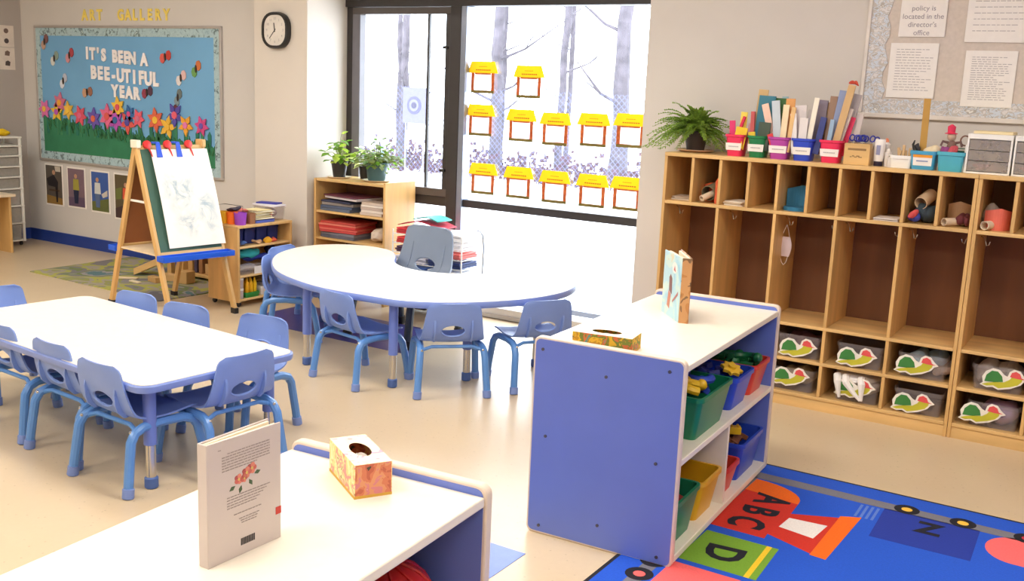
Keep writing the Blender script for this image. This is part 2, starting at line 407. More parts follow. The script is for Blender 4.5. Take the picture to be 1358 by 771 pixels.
FL = [(-8.247, 1.175), (-8.077, 1.157), (-8.029, 1.236), (-7.917, 1.177), (-7.755, 1.14), (-7.574, 1.124), (-7.394, 1.151), (-7.254, 1.231), (-7.289, 1.125), (-7.114, 1.183), (-7.003, 1.152), (-6.792, 1.15), (-6.649, 1.104), (-6.438, 1.127), (-6.258, 1.131), (-6.56, 1.20), (-7.137, 1.113)]
FC = [(226, 120, 180), (240, 200, 70), (214, 120, 150), (236, 190, 80), (226, 90, 110), (110, 90, 180), (230, 110, 150), (244, 196, 70), (190, 90, 190), (60, 110, 170), (232, 100, 120), (226, 110, 80), (240, 190, 70), (240, 170, 60), (214, 80, 140), (90, 80, 170), (226, 96, 90)]
def petals(x, z, r, n, y0, y1, col, col2, a0=0):
    fl_ = MB()
    for k in range(n):
        a = a0+2*PI*k/n; ca, sa = math.cos(a), math.sin(a); px_, pz_ = -sa, ca
        fl_.prism([(x+px_*.006, z+pz_*.006), (x+ca*r*.5+px_*r*.26, z+sa*r*.5+pz_*r*.26), (x+ca*r*1.0, z+sa*r*1.0), (x+ca*r*.5-px_*r*.26, z+sa*r*.5-pz_*r*.26), (x-px_*.006, z-pz_*.006)], y0-.002*(k % 2), y1, 'y')
    o = fl_.build('flower', rgb(col, .8), bd)
    MB().prism(circ(x, z, r*.3, 8), y0-.006, y0, 'y').build('flower_centre', rgb(col2, .8), o)
for i, ((x, z), c) in enumerate(zip(FL, FC)):
    box('stem', M('stem_green', (62, 136, 96), .8), x-.014, x+.014, -.018, -.012, .96, z, bd)
    petals(x, z, random.uniform(.075, .108), random.choice((5, 6, 6)), -.026, -.018, c, FC[(i*5+3) % len(FC)], random.uniform(0, 1))
for i in range(16):
    x = bx0+.14+i*.136; z = 1.06+random.uniform(0, .06)
    MB().prism([(x-.016, .97), (x+.016, .97), (x+.02, z), (x, z+.03), (x-.02, z)], -.017, -.0135, 'y').build('leaf_cutout', M('leafcut', (44, 118, 100), .8), bd)
BG = [(-8.213, 1.745, (196, 160, 140), (130, 90, 90)), (-8.085, 1.608, (226, 226, 220), (150, 170, 160)), (-7.875, 1.637, (216, 150, 160), (176, 70, 80)), (-7.973, 1.422, (220, 222, 232), (190, 196, 214)), (-7.655, 1.339, (206, 160, 130), (160, 110, 90)), (-6.665, 1.646, (226, 100, 90), (200, 70, 60)), (-6.487, 1.489, (232, 226, 226), (226, 190, 190)), (-6.314, 1.562, (110, 160, 90), (210, 120, 70)), (-6.527, 1.338, (130, 150, 160), (110, 120, 120)), (-6.892, 1.365, (150, 60, 80), (90, 60, 80)), (-6.575, 1.219, (230, 226, 230), (120, 60, 70))]
for (x, z, c1, c2) in BG:
    a = random.uniform(.2, 1.2); o = None
    for s in (-1, 1):
        mb = MB().prism(circ(x+s*.038*math.cos(a), z+s*.032*math.sin(a), .030, 7, .040, .4), -.018, -.012, 'y')
        wg = mb.build('bee_cutout', rgb(c1 if s < 0 else c2, .8), bd)
    MB().prism(circ(x, z, .011, 8, .030), -.022, -.018, 'y').build('bee_body', rgb((60, 44, 40), .8), wg)
# ART GALLERY letters
xs = [-7.668, -7.57, -7.475, None, -7.205, -7.115, -7.03, -6.945, -6.85, -6.755, -6.655]
seen = {}
for x, ch in zip(xs, 'ART GALLERY'):
    if ch == ' ': continue
    seen[ch] = seen.get(ch, 0)+1
    w2 = {('A', 1): 'first letter A', ('A', 2): 'letter A of the word GALLERY', ('R', 1): 'letter R of the word ART', ('R', 2): 'letter R of the word GALLERY', ('L', 1): 'first letter L', ('L', 2): 'second letter L'}.get((ch, seen[ch]), 'letter '+ch)
    o = text('wall_letter', ch, .118, M('letter_yellow', (246, 222, 110), .7), None, .002, bold=.005, loc=(x, YB-.004, 1.963), rot=(PI/2, 0, 0), sx=.95)
    tag(o, 'yellow paper %s on the wall above the blue board' % w2, 'letter', 'yellow wall letters')
# photographs under the board
PH = [(-8.315, -8.062, .334, .700, (92, 84, 76), 'photograph of a dark seated figure, leftmost under the blue board'),
      (-8.0, -7.748, .340, .694, (128, 104, 116), 'photograph of a figure in a yellow top on mauve, under the blue board'),
      (-7.676, -7.424, .330, .690, (62, 96, 170), 'photograph of a figure in a white top under blue sky, below the board'),
      (-7.365, -7.115, .300, .690, (96, 84, 60), 'photograph of a figure in an orange top beside the easel leg')]
for i, (x0, x1, z0, z1, c, lab) in enumerate(PH):
    p = thing('photograph', lab, 'photograph', ((x0+x1)/2, YB, (z0+z1)/2), 0, 'photographs under the board')
    hw, hh = (x1-x0)/2, (z1-z0)/2
    box('paper', paper_m, -hw, hw, -.003, 0, -hh, hh, p)
    box('print', rgb(c, .6), -hw+.014, hw-.014, -.0045, -.003, -hh+.014, hh-.014, p)
    def sp(name, pts, col, k=1): MB().prism(pts, -.0045-.0012*k, -.0045-.0012*(k-1), 'y').build(name, rgb(col, .6), p)
    cx_ = (-.01, 0, -.03, .03)[i]
    sp('print_ground', [(-hw+.014, -hh+.014), (hw-.014, -hh+.014), (hw-.014, -hh+.07+.03*i), (-hw+.014, -hh+.09)], ((150, 116, 60), (104, 84, 108), (104, 110, 60), (70, 50, 52))[i])
    skin = (196, 150, 120); top_ = ((40, 34, 38), (170, 160, 70), (214, 216, 214), (220, 90, 60))[i]; leg_ = ((36, 30, 34), (40, 44, 70), (90, 110, 150), (110, 104, 104))[i]
    if i == 0:
        sp('print_figure', [(-.10, .05), (.0, .09), (.06, .03), (.05, -.02), (-.08, -.01)], top_, 2)
        sp('print_figure', [(.02, .0), (.055, .0), (.05, -.15), (.03, -.15)], leg_, 3)
        sp('print_figure', circ(.005, .11, .022, 10), skin, 3); sp('print_stool', [(-.07, -.04), (.08, -.04), (.08, -.055), (-.07, -.055)], (80, 60, 44), 3)
        sp('print_wall', [(.02, .165), (.10, .165), (.10, .12), (.03, .12)], (200, 190, 176), 2)
    else:
        sp('print_figure', [(cx_-.035, .075), (cx_+.035, .075), (cx_+.042, -.02), (cx_-.042, -.02)], top_, 2)
        sp('print_figure', [(cx_-.036, -.02), (cx_+.036, -.02), (cx_+.024, -.135), (cx_-.024, -.135)], leg_, 3)
        sp('print_figure', circ(cx_, .10, .02, 10), skin, 3)
        if i == 2: sp('print_table', [(.02, -.02), (.10, .02), (.10, -.03), (.04, -.05)], (205, 200, 190), 2)
        if i == 3: sp('print_field', [(-.10, .06), (-.02, .08), (-.03, -.02), (-.1, -.03)], (110, 120, 60), 1)
# papers on left wall
for k, (z0, z1, lab) in enumerate(((1.69, 1.872, 'upper white picture sheet on the left wall'), (1.497, 1.686, 'lower white picture sheet on the left wall'))):
    p = thing('picture_sheet', lab, 'paper', (XL, 5.27, (z0+z1)/2), 0, 'picture sheets on the left wall')
    h = (z1-z0)/2
    box('sheet', M('warm_paper', (226, 216, 206), .8), 0, .003, -.12, .12, -h, h, p)
    for j, (yy, zz) in enumerate(((.05, .045), (.05, -.04), (-.05, .04), (-.06, -.04))):
        MB().prism([(yy-.022, zz-.018), (yy+.02, zz-.022), (yy+.026, zz+.012), (yy+.004, zz+.024), (yy-.018, zz+.014)] if k else circ(yy, zz, .022, 9), .003, .004, 'x').build('drawing', rgb(((120, 100, 92), (86, 76, 74), (150, 90, 80), (70, 64, 66))[j], .8), p)
# right board
rb = thing('notice_board', 'white framed notice board with a shiny scalloped border above the lockers', 'notice board', (0, YP, 0))
rx0, rx1, rz0, rz1 = -1.298, .95, 1.442, 2.60
wfr = M('board_white', (224, 216, 208), .4)
box('frame', wfr, rx0, rx1, -.022, 0, rz0, rz0+.022, rb, .003); box('frame', wfr, rx0, rx1, -.022, 0, rz1-.02, rz1, rb, .003)
box('frame', wfr, rx0, rx0+.018, -.022, 0, rz0+.022, rz1-.02, rb, .003); box('frame', wfr, rx1-.02, rx1, -.022, 0, rz0+.022, rz1-.02, rb, .003)
box('cork', M('linen_backing', (214, 202, 190), .9, .05, 60, .1), rx0+.018, rx1-.02, -.008, 0, rz0+.022, rz1-.02, rb)
foil = patch_mat('foil_border', [(206, 198, 190), (222, 220, 220), (196, 190, 184), (208, 216, 226), (180, 174, 166), (230, 228, 224)], 30, .25, stretch=(1, 1, 1.6))
sc_ = [(rx0+.018, rz1-.02), (rx0+.018, rz0+.022)]
for k in range(0, 80): sc_.append((rx0+.018+.03+(rx1-.05-rx0)*k/80, rz0+.022+.0))
box('border', foil, rx0+.018, rx1-.02, -.012, -.008, rz0+.022, rz0+.092, rb)
vb = [(rx0+.018, rz0+.092)]
n = 24
right_edge = [(rx0+.105+.012*math.sin(k*1.9), rz0+.092+(rz1-.02-rz0-.092)*k/n) for k in range(n+1)]
flat('border', vb+right_edge+[(rx0+.018, rz1-.02)], -.013, -.008, foil, rb, 'y')
def notice(name, lab, x0, x1, z0, z1, lines, big=None, tilt=0):
    p = thing(name, lab, 'notice', ((x0+x1)/2, YP-.012, (z0+z1)/2), 0, 'sheets on the notice board')
    hw, hh = (x1-x0)/2, (z1-z0)/2
    box('sheet', paper_m, -hw, hw, -.004, 0, -hh, hh, p)
    t = MB(); random.seed(hash(lab) % 1000 if 0 else len(lab))
    if not big:
        for k in range(lines):
            z = hh-.03-(2*hh-.055)*k/lines; a = -hw+.03; e = random.choice((.6, .85, .95, .9))*(2*hw-.05)
            while a < -hw+.025+e:
                l = random.uniform(.010, .028); t.box(a, min(a+l, hw-.02), -.005, -.004, z-.0016, z+.0016); a += l+.005
        t.build('print_lines', ink_m, p, kind='stuff')
    else:
        for k, s in enumerate(big): text('print_line', s, .034, M('notice_ink', (160, 152, 158), .8), p, .0004, loc=(0, -.0047, hh-.135-.038*k), rot=(PI/2, 0, 0))
    p.rotation_euler = (0, tilt, 0)
    return p
notice('notice', 'large print notice at the top left of the white board', -1.146, -.935, 1.833, 2.10, 0, ['This parent', 'policy is', 'located in the', "director's", 'office'][0:0]+['policy is', 'located in the', "director's", 'office'])
notice('notice', 'thick white sheaf of typed rules below the large print notice', -1.174, -.953, 1.543, 1.803, 16)
notice('notice', 'white typed list under the landscape forms on the white board', -.83, -.607, 1.513, 1.772, 20)
notice('notice', 'landscape printed form, upper right on the white board', -.845, -.50, 1.81, 2.08, 8)

# ================================================================== WINDOW DECORATIONS
WC = [(-3.875, 1.577), (-3.515, 1.558), (-3.882, 1.294), (-3.559, 1.276), (-3.301, 1.266), (-3.023, 1.276), (-2.767, 1.285), (-3.847, .903), (-3.563, .9), (-3.286, .894), (-3.009, .893), (-2.766, .896)]
names = ['top row left', 'top row right'] + ['middle row, %s from the left' % s for s in ('first', 'second', 'third', 'fourth', 'fifth')] + ['bottom row, %s from the left' % s for s in ('first', 'second', 'third', 'fourth', 'fifth')]
yel = M('yellow_card', (255, 214, 20), .6, .04, 10); orange = patch_mat('orange_checks', [(170, 84, 40), (186, 100, 50), (200, 116, 56), (176, 66, 40)], 60, .7)
def thin(m, amt):
    # thin card or paper: part of the light comes through
    nt = m.node_tree; b = nt.nodes['Principled BSDF']; out = [n for n in nt.nodes if n.type == 'OUTPUT_MATERIAL'][0]
    t = nt.nodes.new('ShaderNodeBsdfTranslucent'); mx = nt.nodes.new('ShaderNodeMixShader'); mx.inputs[0].default_value = amt
    c = b.inputs['Base Color'].links[0].from_socket
    nt.links.new(c, t.inputs[0]); nt.links.new(b.outputs[0], mx.inputs[1]); nt.links.new(t.outputs[0], mx.inputs[2]); nt.links.new(mx.outputs[0], out.inputs[0])
for m_ in (yel, orange): thin(m_, .3)
thin(M('backlit_paper', (250, 248, 246), .8), .5)
pf = None
for (x, z), nm in zip(WC, names):
    lab = 'yellow roofed paper house on the window, ' + nm
    if pf is None:
        pf = thing('paper_house', lab, 'window decoration', (x, YW+.005, z), 0, 'paper houses on the window')
        MB().prism([(-.120, .028), (.120, .028), (.092, .104), (-.092, .104)], -.003, 0, 'y').build('roof', yel, pf)
        t = MB()
        for k in range(5): t.box(-.03+k*.013, -.022+k*.013, -.004, -.003, .068, .072)
        for k in range(8): t.box(-.055+k*.015, -.044+k*.015, -.004, -.003, .044, .052)
        t.build('roof_print', M('roof_ink', (170, 110, 20), .8), pf)
        f = MB(); f.box(-.092, -.068, -.002, 0, -.104, .03); f.box(.068, .092, -.002, 0, -.104, .03); f.box(-.068, .068, -.002, 0, -.104, -.084)
        f.box(-.066, .066, -.002, 0, .018, .03)
        f.build('frame', orange, pf)
        box('base_strip', M('olive_strip', (120, 104, 44), .7), -.092, .092, -.003, -.002, -.104, -.086, pf)
        box('paper', M('backlit_paper', (250, 248, 246), .8), -.066, .066, -.0012, -.0002, -.082, .018, pf)
    else: dup(pf, (x, YW+.005, z), 0, lab)

# ================================================================== TABLES
def kid_table_legs(root, pts, ztop, thick):
    for (x, y) in pts:
        lg = MB().cyl((x, y, 0), .024, .17, ztop-thick, 14).build('leg', tleg_m, root)
        MB().cyl((x, y, 0), .019, .03, .17, 14).build('leg_insert', chrome, lg)
        MB().lathe([(.020, 0), (.025, .004), (.025, .04), (.02, .045)], 14, (x, y, 0)).build('foot_cap', M('blue_glide', (72, 100, 160), .5), lg)
# rectangular table (world yaw -5 deg)
TZ = .42
rt = thing('rectangular_table', 'long low rectangular table with white top and blue edge, front left', 'table', (-3.645, 2.66, 0), math.radians(-4.6))
L_, W_ = 1.54, .72
MB().loft([rrect(L_, W_, .06, 5, TZ-.030), rrect(L_+.008, W_+.008, .064, 5, TZ-.022), rrect(L_+.008, W_+.008, .064, 5, TZ-.007), rrect(L_, W_, .06, 5, TZ-.002)]).build('edge_band', band_m, rt)
MB().loft([rrect(L_-.012, W_-.012, .055, 5, TZ-.004), rrect(L_-.012, W_-.012, .055, 5, TZ)]).build('tabletop', lam_w, rt)
MB().loft([rrect(L_-.12, W_-.12, .04, 5, TZ-.05), rrect(L_-.12, W_-.12, .04, 5, TZ-.03)]).build('apron', tleg_m, rt)
kid_table_legs(rt, [(sx*(L_/2-.085), sy*(W_/2-.085)) for sx in (-1, 1) for sy in (-1, 1)], TZ-.02, .03)
# kidney table
KZ = .47
ctrl = [(-3.25, 3.83), (-3.0, 3.86), (-2.77, 4.03), (-2.60, 4.30), (-2.54, 4.6), (-2.60, 4.86), (-2.75, 4.99), (-2.95, 4.96), (-3.09, 4.82), (-3.22, 4.68), (-3.40, 4.59), (-3.58, 4.60), (-3.74, 4.70), (-3.88, 4.88), (-4.05, 5.03), (-4.28, 5.06), (-4.46, 4.95), (-4.53, 4.74), (-4.46, 4.47), (-4.29, 4.23), (-4.02, 4.0), (-3.72, 3.87), (-3.48, 3.82)]
def catmull(P, k=4):
    o = []; n = len(P)
    for i in range(n):
        p0, p1, p2, p3 = (Vector(P[(i+j-1) % n]) for j in range(4))
        for s in range(k):
            t = s/k; o.append(tuple(.5*((2*p1)+(-p0+p2)*t+(2*p0-5*p1+4*p2-p3)*t*t+(-p0+3*p1-3*p2+p3)*t**3)))
    return o
kc = Vector((-3.5, 4.4))
kp = [(p[0]-kc.x, p[1]-kc.y) for p in catmull(ctrl)]
def inset(P, d):
    o = []; n = len(P)
    for i in range(n):
        t = (Vector(P[(i+1) % n])-Vector(P[i-1])).normalized(); nn = Vector((-t.y, t.x)); q = Vector(P[i])+nn*d; o.append((q.x, q.y))
    return o
kt = thing('kidney_table', 'low kidney shaped table with white top and blue edge by the window', 'table', (kc.x, kc.y, 0))
def lp(P, z): return [(p[0], p[1], z) for p in P]
MB().loft([lp(inset(kp, .004), KZ-.034), lp(kp, KZ-.026), lp(kp, KZ-.008), lp(inset(kp, .004), KZ-.002)]).build('edge_band', band_m, kt)
MB().loft([lp(inset(kp, .008), KZ-.004), lp(inset(kp, .008), KZ)]).build('tabletop', lam_w, kt)
kid_table_legs(kt, [(x-kc.x, y-kc.y) for x, y in ((-3.117, 3.908), (-3.734, 3.943), (-4.36, 4.75), (-2.76, 4.72), (-2.9, 4.25))], KZ-.01, .02)

# ================================================================== CHAIRS
def shell_mesh(s=1.0, holed=True, hz=.335):
    # rows from the top of the back down over the seat to its front lip
    prof = [(-.030, .475), (-.027, .45), (-.022, .42), (-.016, .39), (-.008, .36), (0, .335), (.006, .318), (.014, .300), (.026, .284), (.045, .272), (.07, .266), (.11, .262), (.16, .26), (.21, .262), (.26, .267), (.30, .270), (.325, .266), (.34, .255)]
    # resample
    P = [Vector(p) for p in prof]; d = [0]
    for a, b_ in zip(P, P[1:]): d.append(d[-1]+(b_-a).length)
    N = 44; rows = []
    for i in range(N+1):
        t = d[-1]*i/N; j = max(k for k in range(len(d)) if d[k] <= t+1e-9); j = min(j, len(P)-2)
        f = (t-d[j])/(d[j+1]-d[j]); rows.append((P[j].lerp(P[j+1], f), t))
    M_ = 22; bm = bmesh.new(); V = []; tot = d[-1]
    for (p, t) in rows:
        hw = .128+min(t, .2)/.2*.030
        r = .034
        if t < r: hw = hw-r+math.sqrt(max(0, r*r-(r-t)**2))
        if tot-t < r: hw = hw-r+math.sqrt(max(0, r*r-(r-(tot-t))**2))
        row = []
        for k in range(M_+1):
            u = 2*k/M_-1; x = hw*u
            cup = .014*u*u
            back = max(0, 1-t/.24)
            y = p[0]+cup*back; z = p[1]+cup*(1-back)*.7
            row.append(bm.verts.new((x*s, y*s, z*s)))
        V.append(row)
    bm.verts.ensure_lookup_table()
    for i in range(N):
        for k in range(M_): bm.faces.new((V[i][k], V[i][k+1], V[i+1][k+1], V[i+1][k]))
    if holed:
        cz, hw_, hh = hz*s, .059*s, .029*s
        dele = [f for f in bm.faces if (f.calc_center_median().x/hw_)**2+((f.calc_center_median().z-cz)/hh)**2 < 1 and f.calc_center_median().y < .05*s]
        bmesh.ops.delete(bm, geom=dele, context='FACES')
        for v in bm.verts:
            if v.is_boundary and abs(v.co.x) < hw_*1.5 and abs(v.co.z-cz) < hh*1.7 and v.co.y < .05*s:
                dx, dz = v.co.x/hw_, (v.co.z-cz)/hh; q = math.hypot(dx, dz)
                if q > 0: v.co.x = dx/q*hw_; v.co.z = cz+dz/q*hh
    for v in bm.verts:
        if v.co.y > .05*s: v.co.y = .05*s+(v.co.y-.05*s)*.88
    mb = MB(); mb.bm.free(); mb.bm = bm
    return mb
def make_chair(s=1.0, sm=None, lm=None, cm=None, hz=.335):
    r = bpy.data.objects.new('school_chair' if s == 1 else 'teacher_chair', None); COL.objects.link(r); r.empty_display_size = .05
    sh = shell_mesh(s, True, hz).build('seat_shell', sm, r, solid=.007*s, sharp=80)
    # rim bead round the hole
    cz = hz*s; yh = (.335-hz)*.35*s
    MB().tube([(.061*s*math.cos(a), yh+(.001-.010*math.sin(a)*.7)*s, cz+.031*s*math.sin(a)) for a in [2*PI*k/20 for k in range(20)]], .0045*s, 6, close=True).build('handle_rim', sm, sh)
    for sx in (-1, 1):
        MB().loft([[(sx*.092*s+dx*s, y*s, z*s) for dx, y in ((-.005, yi), (.005, yi), (.005, yo), (-.005, yo))] for z, yi, yo in ((.40, -.009, -.013), (.37, -.001, -.020), (.33, .011, -.018), (.30, .023, -.008), (.275, .046, .018))]).build('back_rib', sm, sh)
    def leg(sx, back):
        if back: P = [(sx*.174, -.030, 0), (sx*.170, -.021, .07), (sx*.165, -.011, .14), (sx*.161, -.002, .20), (sx*.158, .018, .230), (sx*.153, .055, .243), (sx*.148, .13, .246)]
        else: P = [(sx*.174, .325, 0), (sx*.170, .315, .07), (sx*.165, .302, .14), (sx*.161, .288, .20), (sx*.158, .268, .228), (sx*.153, .23, .242), (sx*.148, .13, .246)]
        P = [Vector(p)*s for p in P]; Q = []
        for a, b_ in zip(P, P[1:]): Q += [a, (a+b_)/2]
        Q.append(P[-1])
        o = MB().tube(Q, .0178*s, 10).build('leg', lm, r)
        d = (P[1]-P[0]).normalized()
        MB().tube([P[0], P[0]+d*.003, P[0]+d*.036*s, P[0]+d*.038*s], [.019*s, .0215*s, .0215*s, .0185*s], 12).build('foot_cap', cm, o)
    for sx in (-1, 1): leg(sx, True); leg(sx, False)
    for y in (.03, .25): MB().tube([(-.148*s, y*s, .232*s), (-.10*s, (y+.01)*s, .246*s), (.10*s, (y+.01)*s, .246*s), (.148*s, y*s, .232*s)], .009*s, 8).build('crossbar', lm, r)
    for sx in (-1, 1): MB().ball((sx*.152*s, .0*s+.005, .235*s), .007*s, (1, 1, 1), 8, 5).build('rivet', chrome, r)
    return r
proto = None
CH = [  # x, y of the back, heading in degrees, label, group
 (-3.375, 3.79, 80, 'blue chair left of the front leg of the kidney table, seen from behind', 'K'),
 (-2.79, 3.965, 134, 'blue chair at the front curve of the kidney table, seen square from behind', 'K'),
 (-2.500, 4.36, 146, 'blue chair at the right end of the kidney table with a sunlit seat', 'K'),
 (-4.37, 4.29, 34, 'blue chair seen edge on at the left end of the kidney table', 'K'),
 (-4.585, 4.63, 6, 'blue chair mostly hidden beyond the left end of the kidney table', 'K'),
 (-3.135, 2.25, 87, 'blue chair nearest the front corner leg of the rectangular table', 'R'),
 (-3.515, 2.315, 86, 'blue chair second from the right on the near side of the rectangular table', 'R'),
 (-3.93, 2.355, 86, 'blue chair at the rectangular table, near side, cut by the left picture edge', 'R'),
 (-2.85, 2.662, 175, 'blue chair at the right end of the rectangular table', 'R'),
 (-4.045, 3.09, -86, 'blue chair on the far side of the rectangular table below the easel leg', 'R'),
 (-3.675, 3.075, -83, 'middle blue chair on the far side of the rectangular table', 'R'),
 (-3.245, 3.14, -84, 'blue chair at the right of the far side of the rectangular table', 'R'),
 (-4.60, 2.74, -6, 'blue chair at the left end of the rectangular table', 'R')]
for (x, y, h, lab, g_) in CH:
    grp = 'chairs at the kidney table' if g_ == 'K' else 'chairs at the rectangular table'
    if proto is None: proto = make_chair(1.0, shell_m, leg_m, cap_m); c = proto
    else: c = dup(proto)
    c.location = (x, y, 0); c.rotation_euler = (0, 0, math.radians(h-90)); tag(c, lab, 'chair', grp)
tch = make_chair(1.38, grey_shell, M('dark_steel', (70, 76, 84), .3, metal=.6), black_m, .306)
tch.location = (-3.735, 5.0, 0); tch.rotation_euler = (0, 0, PI-.05); tag(tch, 'taller grey plastic chair in the notch of the kidney table', 'chair')

# ================================================================== BLUE AND WHITE SHELF UNITS
def shelf_unit(name, label, loc, rz, W, L, H):
    t = thing(name, label, 'shelf unit', loc, rz)
    T = .026
    def panel(y0, y1):
        P = [(p[0]+W/2, p[1]+H/2) for p in rr2(W, H, .022, 4)]
        o = MB().prism(P, y0, y1, 'y').build('end_panel', lam_e, t, .004, label='cream edged blue end panel')
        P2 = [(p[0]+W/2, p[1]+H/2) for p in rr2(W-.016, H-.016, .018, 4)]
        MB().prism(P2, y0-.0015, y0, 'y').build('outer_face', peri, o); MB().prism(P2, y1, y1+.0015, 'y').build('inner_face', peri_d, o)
        return o
    a = panel(0, T); b_ = panel(L-T, L)
    zt = H-.022
    box('top_panel', lam_w, .004, W-.004, T+.0016, L-T-.0016, zt-.022, zt, t, .003)
    box('shelf', lam_w, .03, W-.004, T+.0016, L-T-.0016, .340, .362, t, .003)
    box('base_shelf', lam_w, .03, W-.002, T+.0016, L-T-.0016, .012, .036, t, .003)
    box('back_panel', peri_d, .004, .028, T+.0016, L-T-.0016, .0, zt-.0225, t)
    box('divider', lam_w, .03, W-.010, L*.5-.01, L*.5+.01, .0365, .3395, t)
    return t, a, b_
H1 = .697
s1, pa, pb = shelf_unit('shelf_unit', 'blue sided shelf unit with white top standing on the alphabet rug', (-1.683, 2.866, .0), math.radians(2.6), .537, 1.10, H1)
for (x, z) in ((.035, .655), (.27, .60), (.485, .655), (.06, .355), (.46, .345), (.05, .03), (.27, .085), (.485, .03)):
    MB().cyl((0, 0, 0), .0055, 0, .003, 10).rot(PI/2, 'X').move((x, -.0015, z)).build('bolt', M('bolt_steel', (90, 88, 100), .4, metal=.6), pa)
def w1(x, y, z=0):
    a = math.radians(2.6); return (-1.683+x*math.cos(a)-y*math.sin(a), 2.866+x*math.sin(a)+y*math.cos(a), z)
R2 = math.radians(4.0)
def w2(x, y, z=0):  # local frame of the near unit
    return (ox2+x*math.cos(R2)-y*math.sin(R2), oy2+x*math.sin(R2)+y*math.cos(R2), z)
L2 = 1.22
fr = Vector((-1.072, 1.685)); ox2 = fr.x-.517*math.cos(R2)+L2*math.sin(R2); oy2 = fr.y-.517*math.sin(R2)-L2*math.cos(R2)
s2, _, _ = shelf_unit('shelf_unit', 'nearest blue sided shelf unit with a white top, bottom left of the photo', (ox2, oy2, 0), R2, .517, L2, H1)
ST = H1-.022
# bins in the shelf unit
BC = {'green': (20, 122, 84), 'blue': (38, 72, 190), 'red': (214, 62, 44), 'yellow': (224, 168, 30)}
def bin_(name, lab, col, x0, x1, y0, y1, z, h, frame, group='plastic bins in the shelf unit', rz=math.radians(2.6)):
    t = thing('storage_bin', lab, 'bin', frame((x0+x1)/2, (y0+y1)/2, z), rz, group)
    tub(x1-x0, y1-y0, h, .88, .004, .02, .006).build('tub', M('bin_'+col, BC[col], .35, .05, 8), t)
    return t
ZM, ZL = .3625, .0365
bins = [('green', 'green bin of yellow and blue toys on the middle shelf', .13, .525, .215, .545, ZM, .155),
        ('blue', 'blue bin with a yellow gear on the middle shelf', .13, .520, .625, .835, ZM, .130),
        ('red', 'red bin of green pieces at the far end of the middle shelf', .13, .520, .865, 1.055, ZM, .125),
        ('green', 'green bin at the near end of the bottom shelf', .15, .520, .045, .285, ZL, .165),
        ('yellow', 'empty yellow bin on the bottom shelf', .13, .520, .315, .52, ZL, .150),
        ('red', 'red bin on the bottom shelf behind the white divider', .15, .520, .585, .745, ZL, .115),
        ('blue', 'blue bin of small blocks at the far end of the bottom shelf', .15, .520, .775, 1.05, ZL, .155)]
for (c, lab, x0, x1, y0, y1, z, h) in bins: bin_('storage_bin', lab, c, x0, x1, y0, y1, z, h, w1)
def star(n, r0, r1): return [((r0 if k % 2 else r1)*math.cos(PI*k/n), (r0 if k % 2 else r1)*math.sin(PI*k/n)) for k in range(2*n)]
def gear(lab, p, col, r=.035, rx=.3, ry=.2, grp='toy gears in the bins'):
    g = thing('toy_gear', lab, 'toy', p, random.uniform(0, 1), grp)
    o = MB().prism(star(8, r*.72, r), 0, .014).build('gear_wheel', rgb(col, .4), g, .002); MB().cyl((0, 0, 0), r*.35, .014, .024, 12).build('hub', rgb(col, .4), g)
    g.rotation_euler = (rx, ry, .4); return g
def hook(lab, p, col, rz=0, sc_=1, grp='toy pieces in the bins'):
    # curved plastic building piece
    P = [(math.cos(a)*.045*sc_, math.sin(a)*.045*sc_, .012) for a in [PI*k/8 for k in range(9)]]
    P = [(.045*sc_, -.05*sc_, .012)]+P
    g = thing('toy_link', lab, 'toy', p, rz, grp)
    MB().tube(P, .014*sc_, 8).build('arc', rgb(col, .4), g); MB().ball((.045*sc_, -.055*sc_, .014), .019*sc_, u=8, v=6).build('knob', rgb(col, .4), g)
    g.rotation_euler = (random.uniform(-.3, .3), random.uniform(-.3, .3), rz); return g
Y_, B_, G_, R_ = (232, 186, 34), (40, 70, 176), (24, 112, 60), (200, 60, 44)
yb_ = .095
def block(lab, p, size, col, rz=0, grp='building blocks in the bins'):
    g = thing('toy_block', lab, 'toy', p, rz, grp)
    MB().box(-size[0]/2, size[0]/2, -size[1]/2, size[1]/2, 0, size[2]).build('brick', rgb(col, .4), g, .003)
    b = MB()
    for sx in (-1, 1):
        for sy in (-1, 1): b.cyl((sx*size[0]/4, sy*size[1]/4, 0), min(size[:2])*.14, size[2], size[2]+.006, 8)
    b.build('studs', rgb(col, .4), g); return g
def fillbin(x0, x1, y0, y1, z, col, lab):
    o = MB()
    for k in range(26):
        o.obox((random.uniform(x0, x1), random.uniform(y0, y1), z+random.uniform(-.012, .006)), (random.uniform(.03, .06), random.uniform(.02, .035), .02), random.uniform(0, 3), random.uniform(-.5, .5), random.uniform(-.5, .5))
    ob = o.build('toy_pieces', rgb(col, .45), None, .002)
    a = math.radians(2.6); ob.location = (-1.683, 2.866, 0); ob.rotation_euler = (0, 0, a)
    # rests on the bin's floor
    return tag(ob, lab, 'toys', kind='stuff')
fillbin(.20, .47, .25, .51, ZM+.138, B_, 'heap of blue plastic pieces in the green bin on the middle shelf')
fillbin(.20, .47, .67, .79, ZM+.112, (52, 60, 140), 'heap of blue plastic pieces in the blue bin on the middle shelf')
fillbin(.20, .47, .90, 1.02, ZM+.11, G_, 'heap of green plastic pieces in the red bin on the middle shelf')
fillbin(.20, .47, .09, .24, ZL+.12, (150, 40, 40), 'heap of dark red pieces in the green bin on the bottom shelf')
fillbin(.22, .47, .83, 1.0, ZL+.125, (120, 70, 40), 'heap of brown pieces in the blue bin on the bottom shelf')
hook('yellow curved piece along the back of the green bin', w1(.36, .30, ZM+.158), Y_, 1.0, 1.1); hook('yellow curved piece at the front of the green bin', w1(.46, .29, ZM+.158), Y_, 2.4, 1.1)
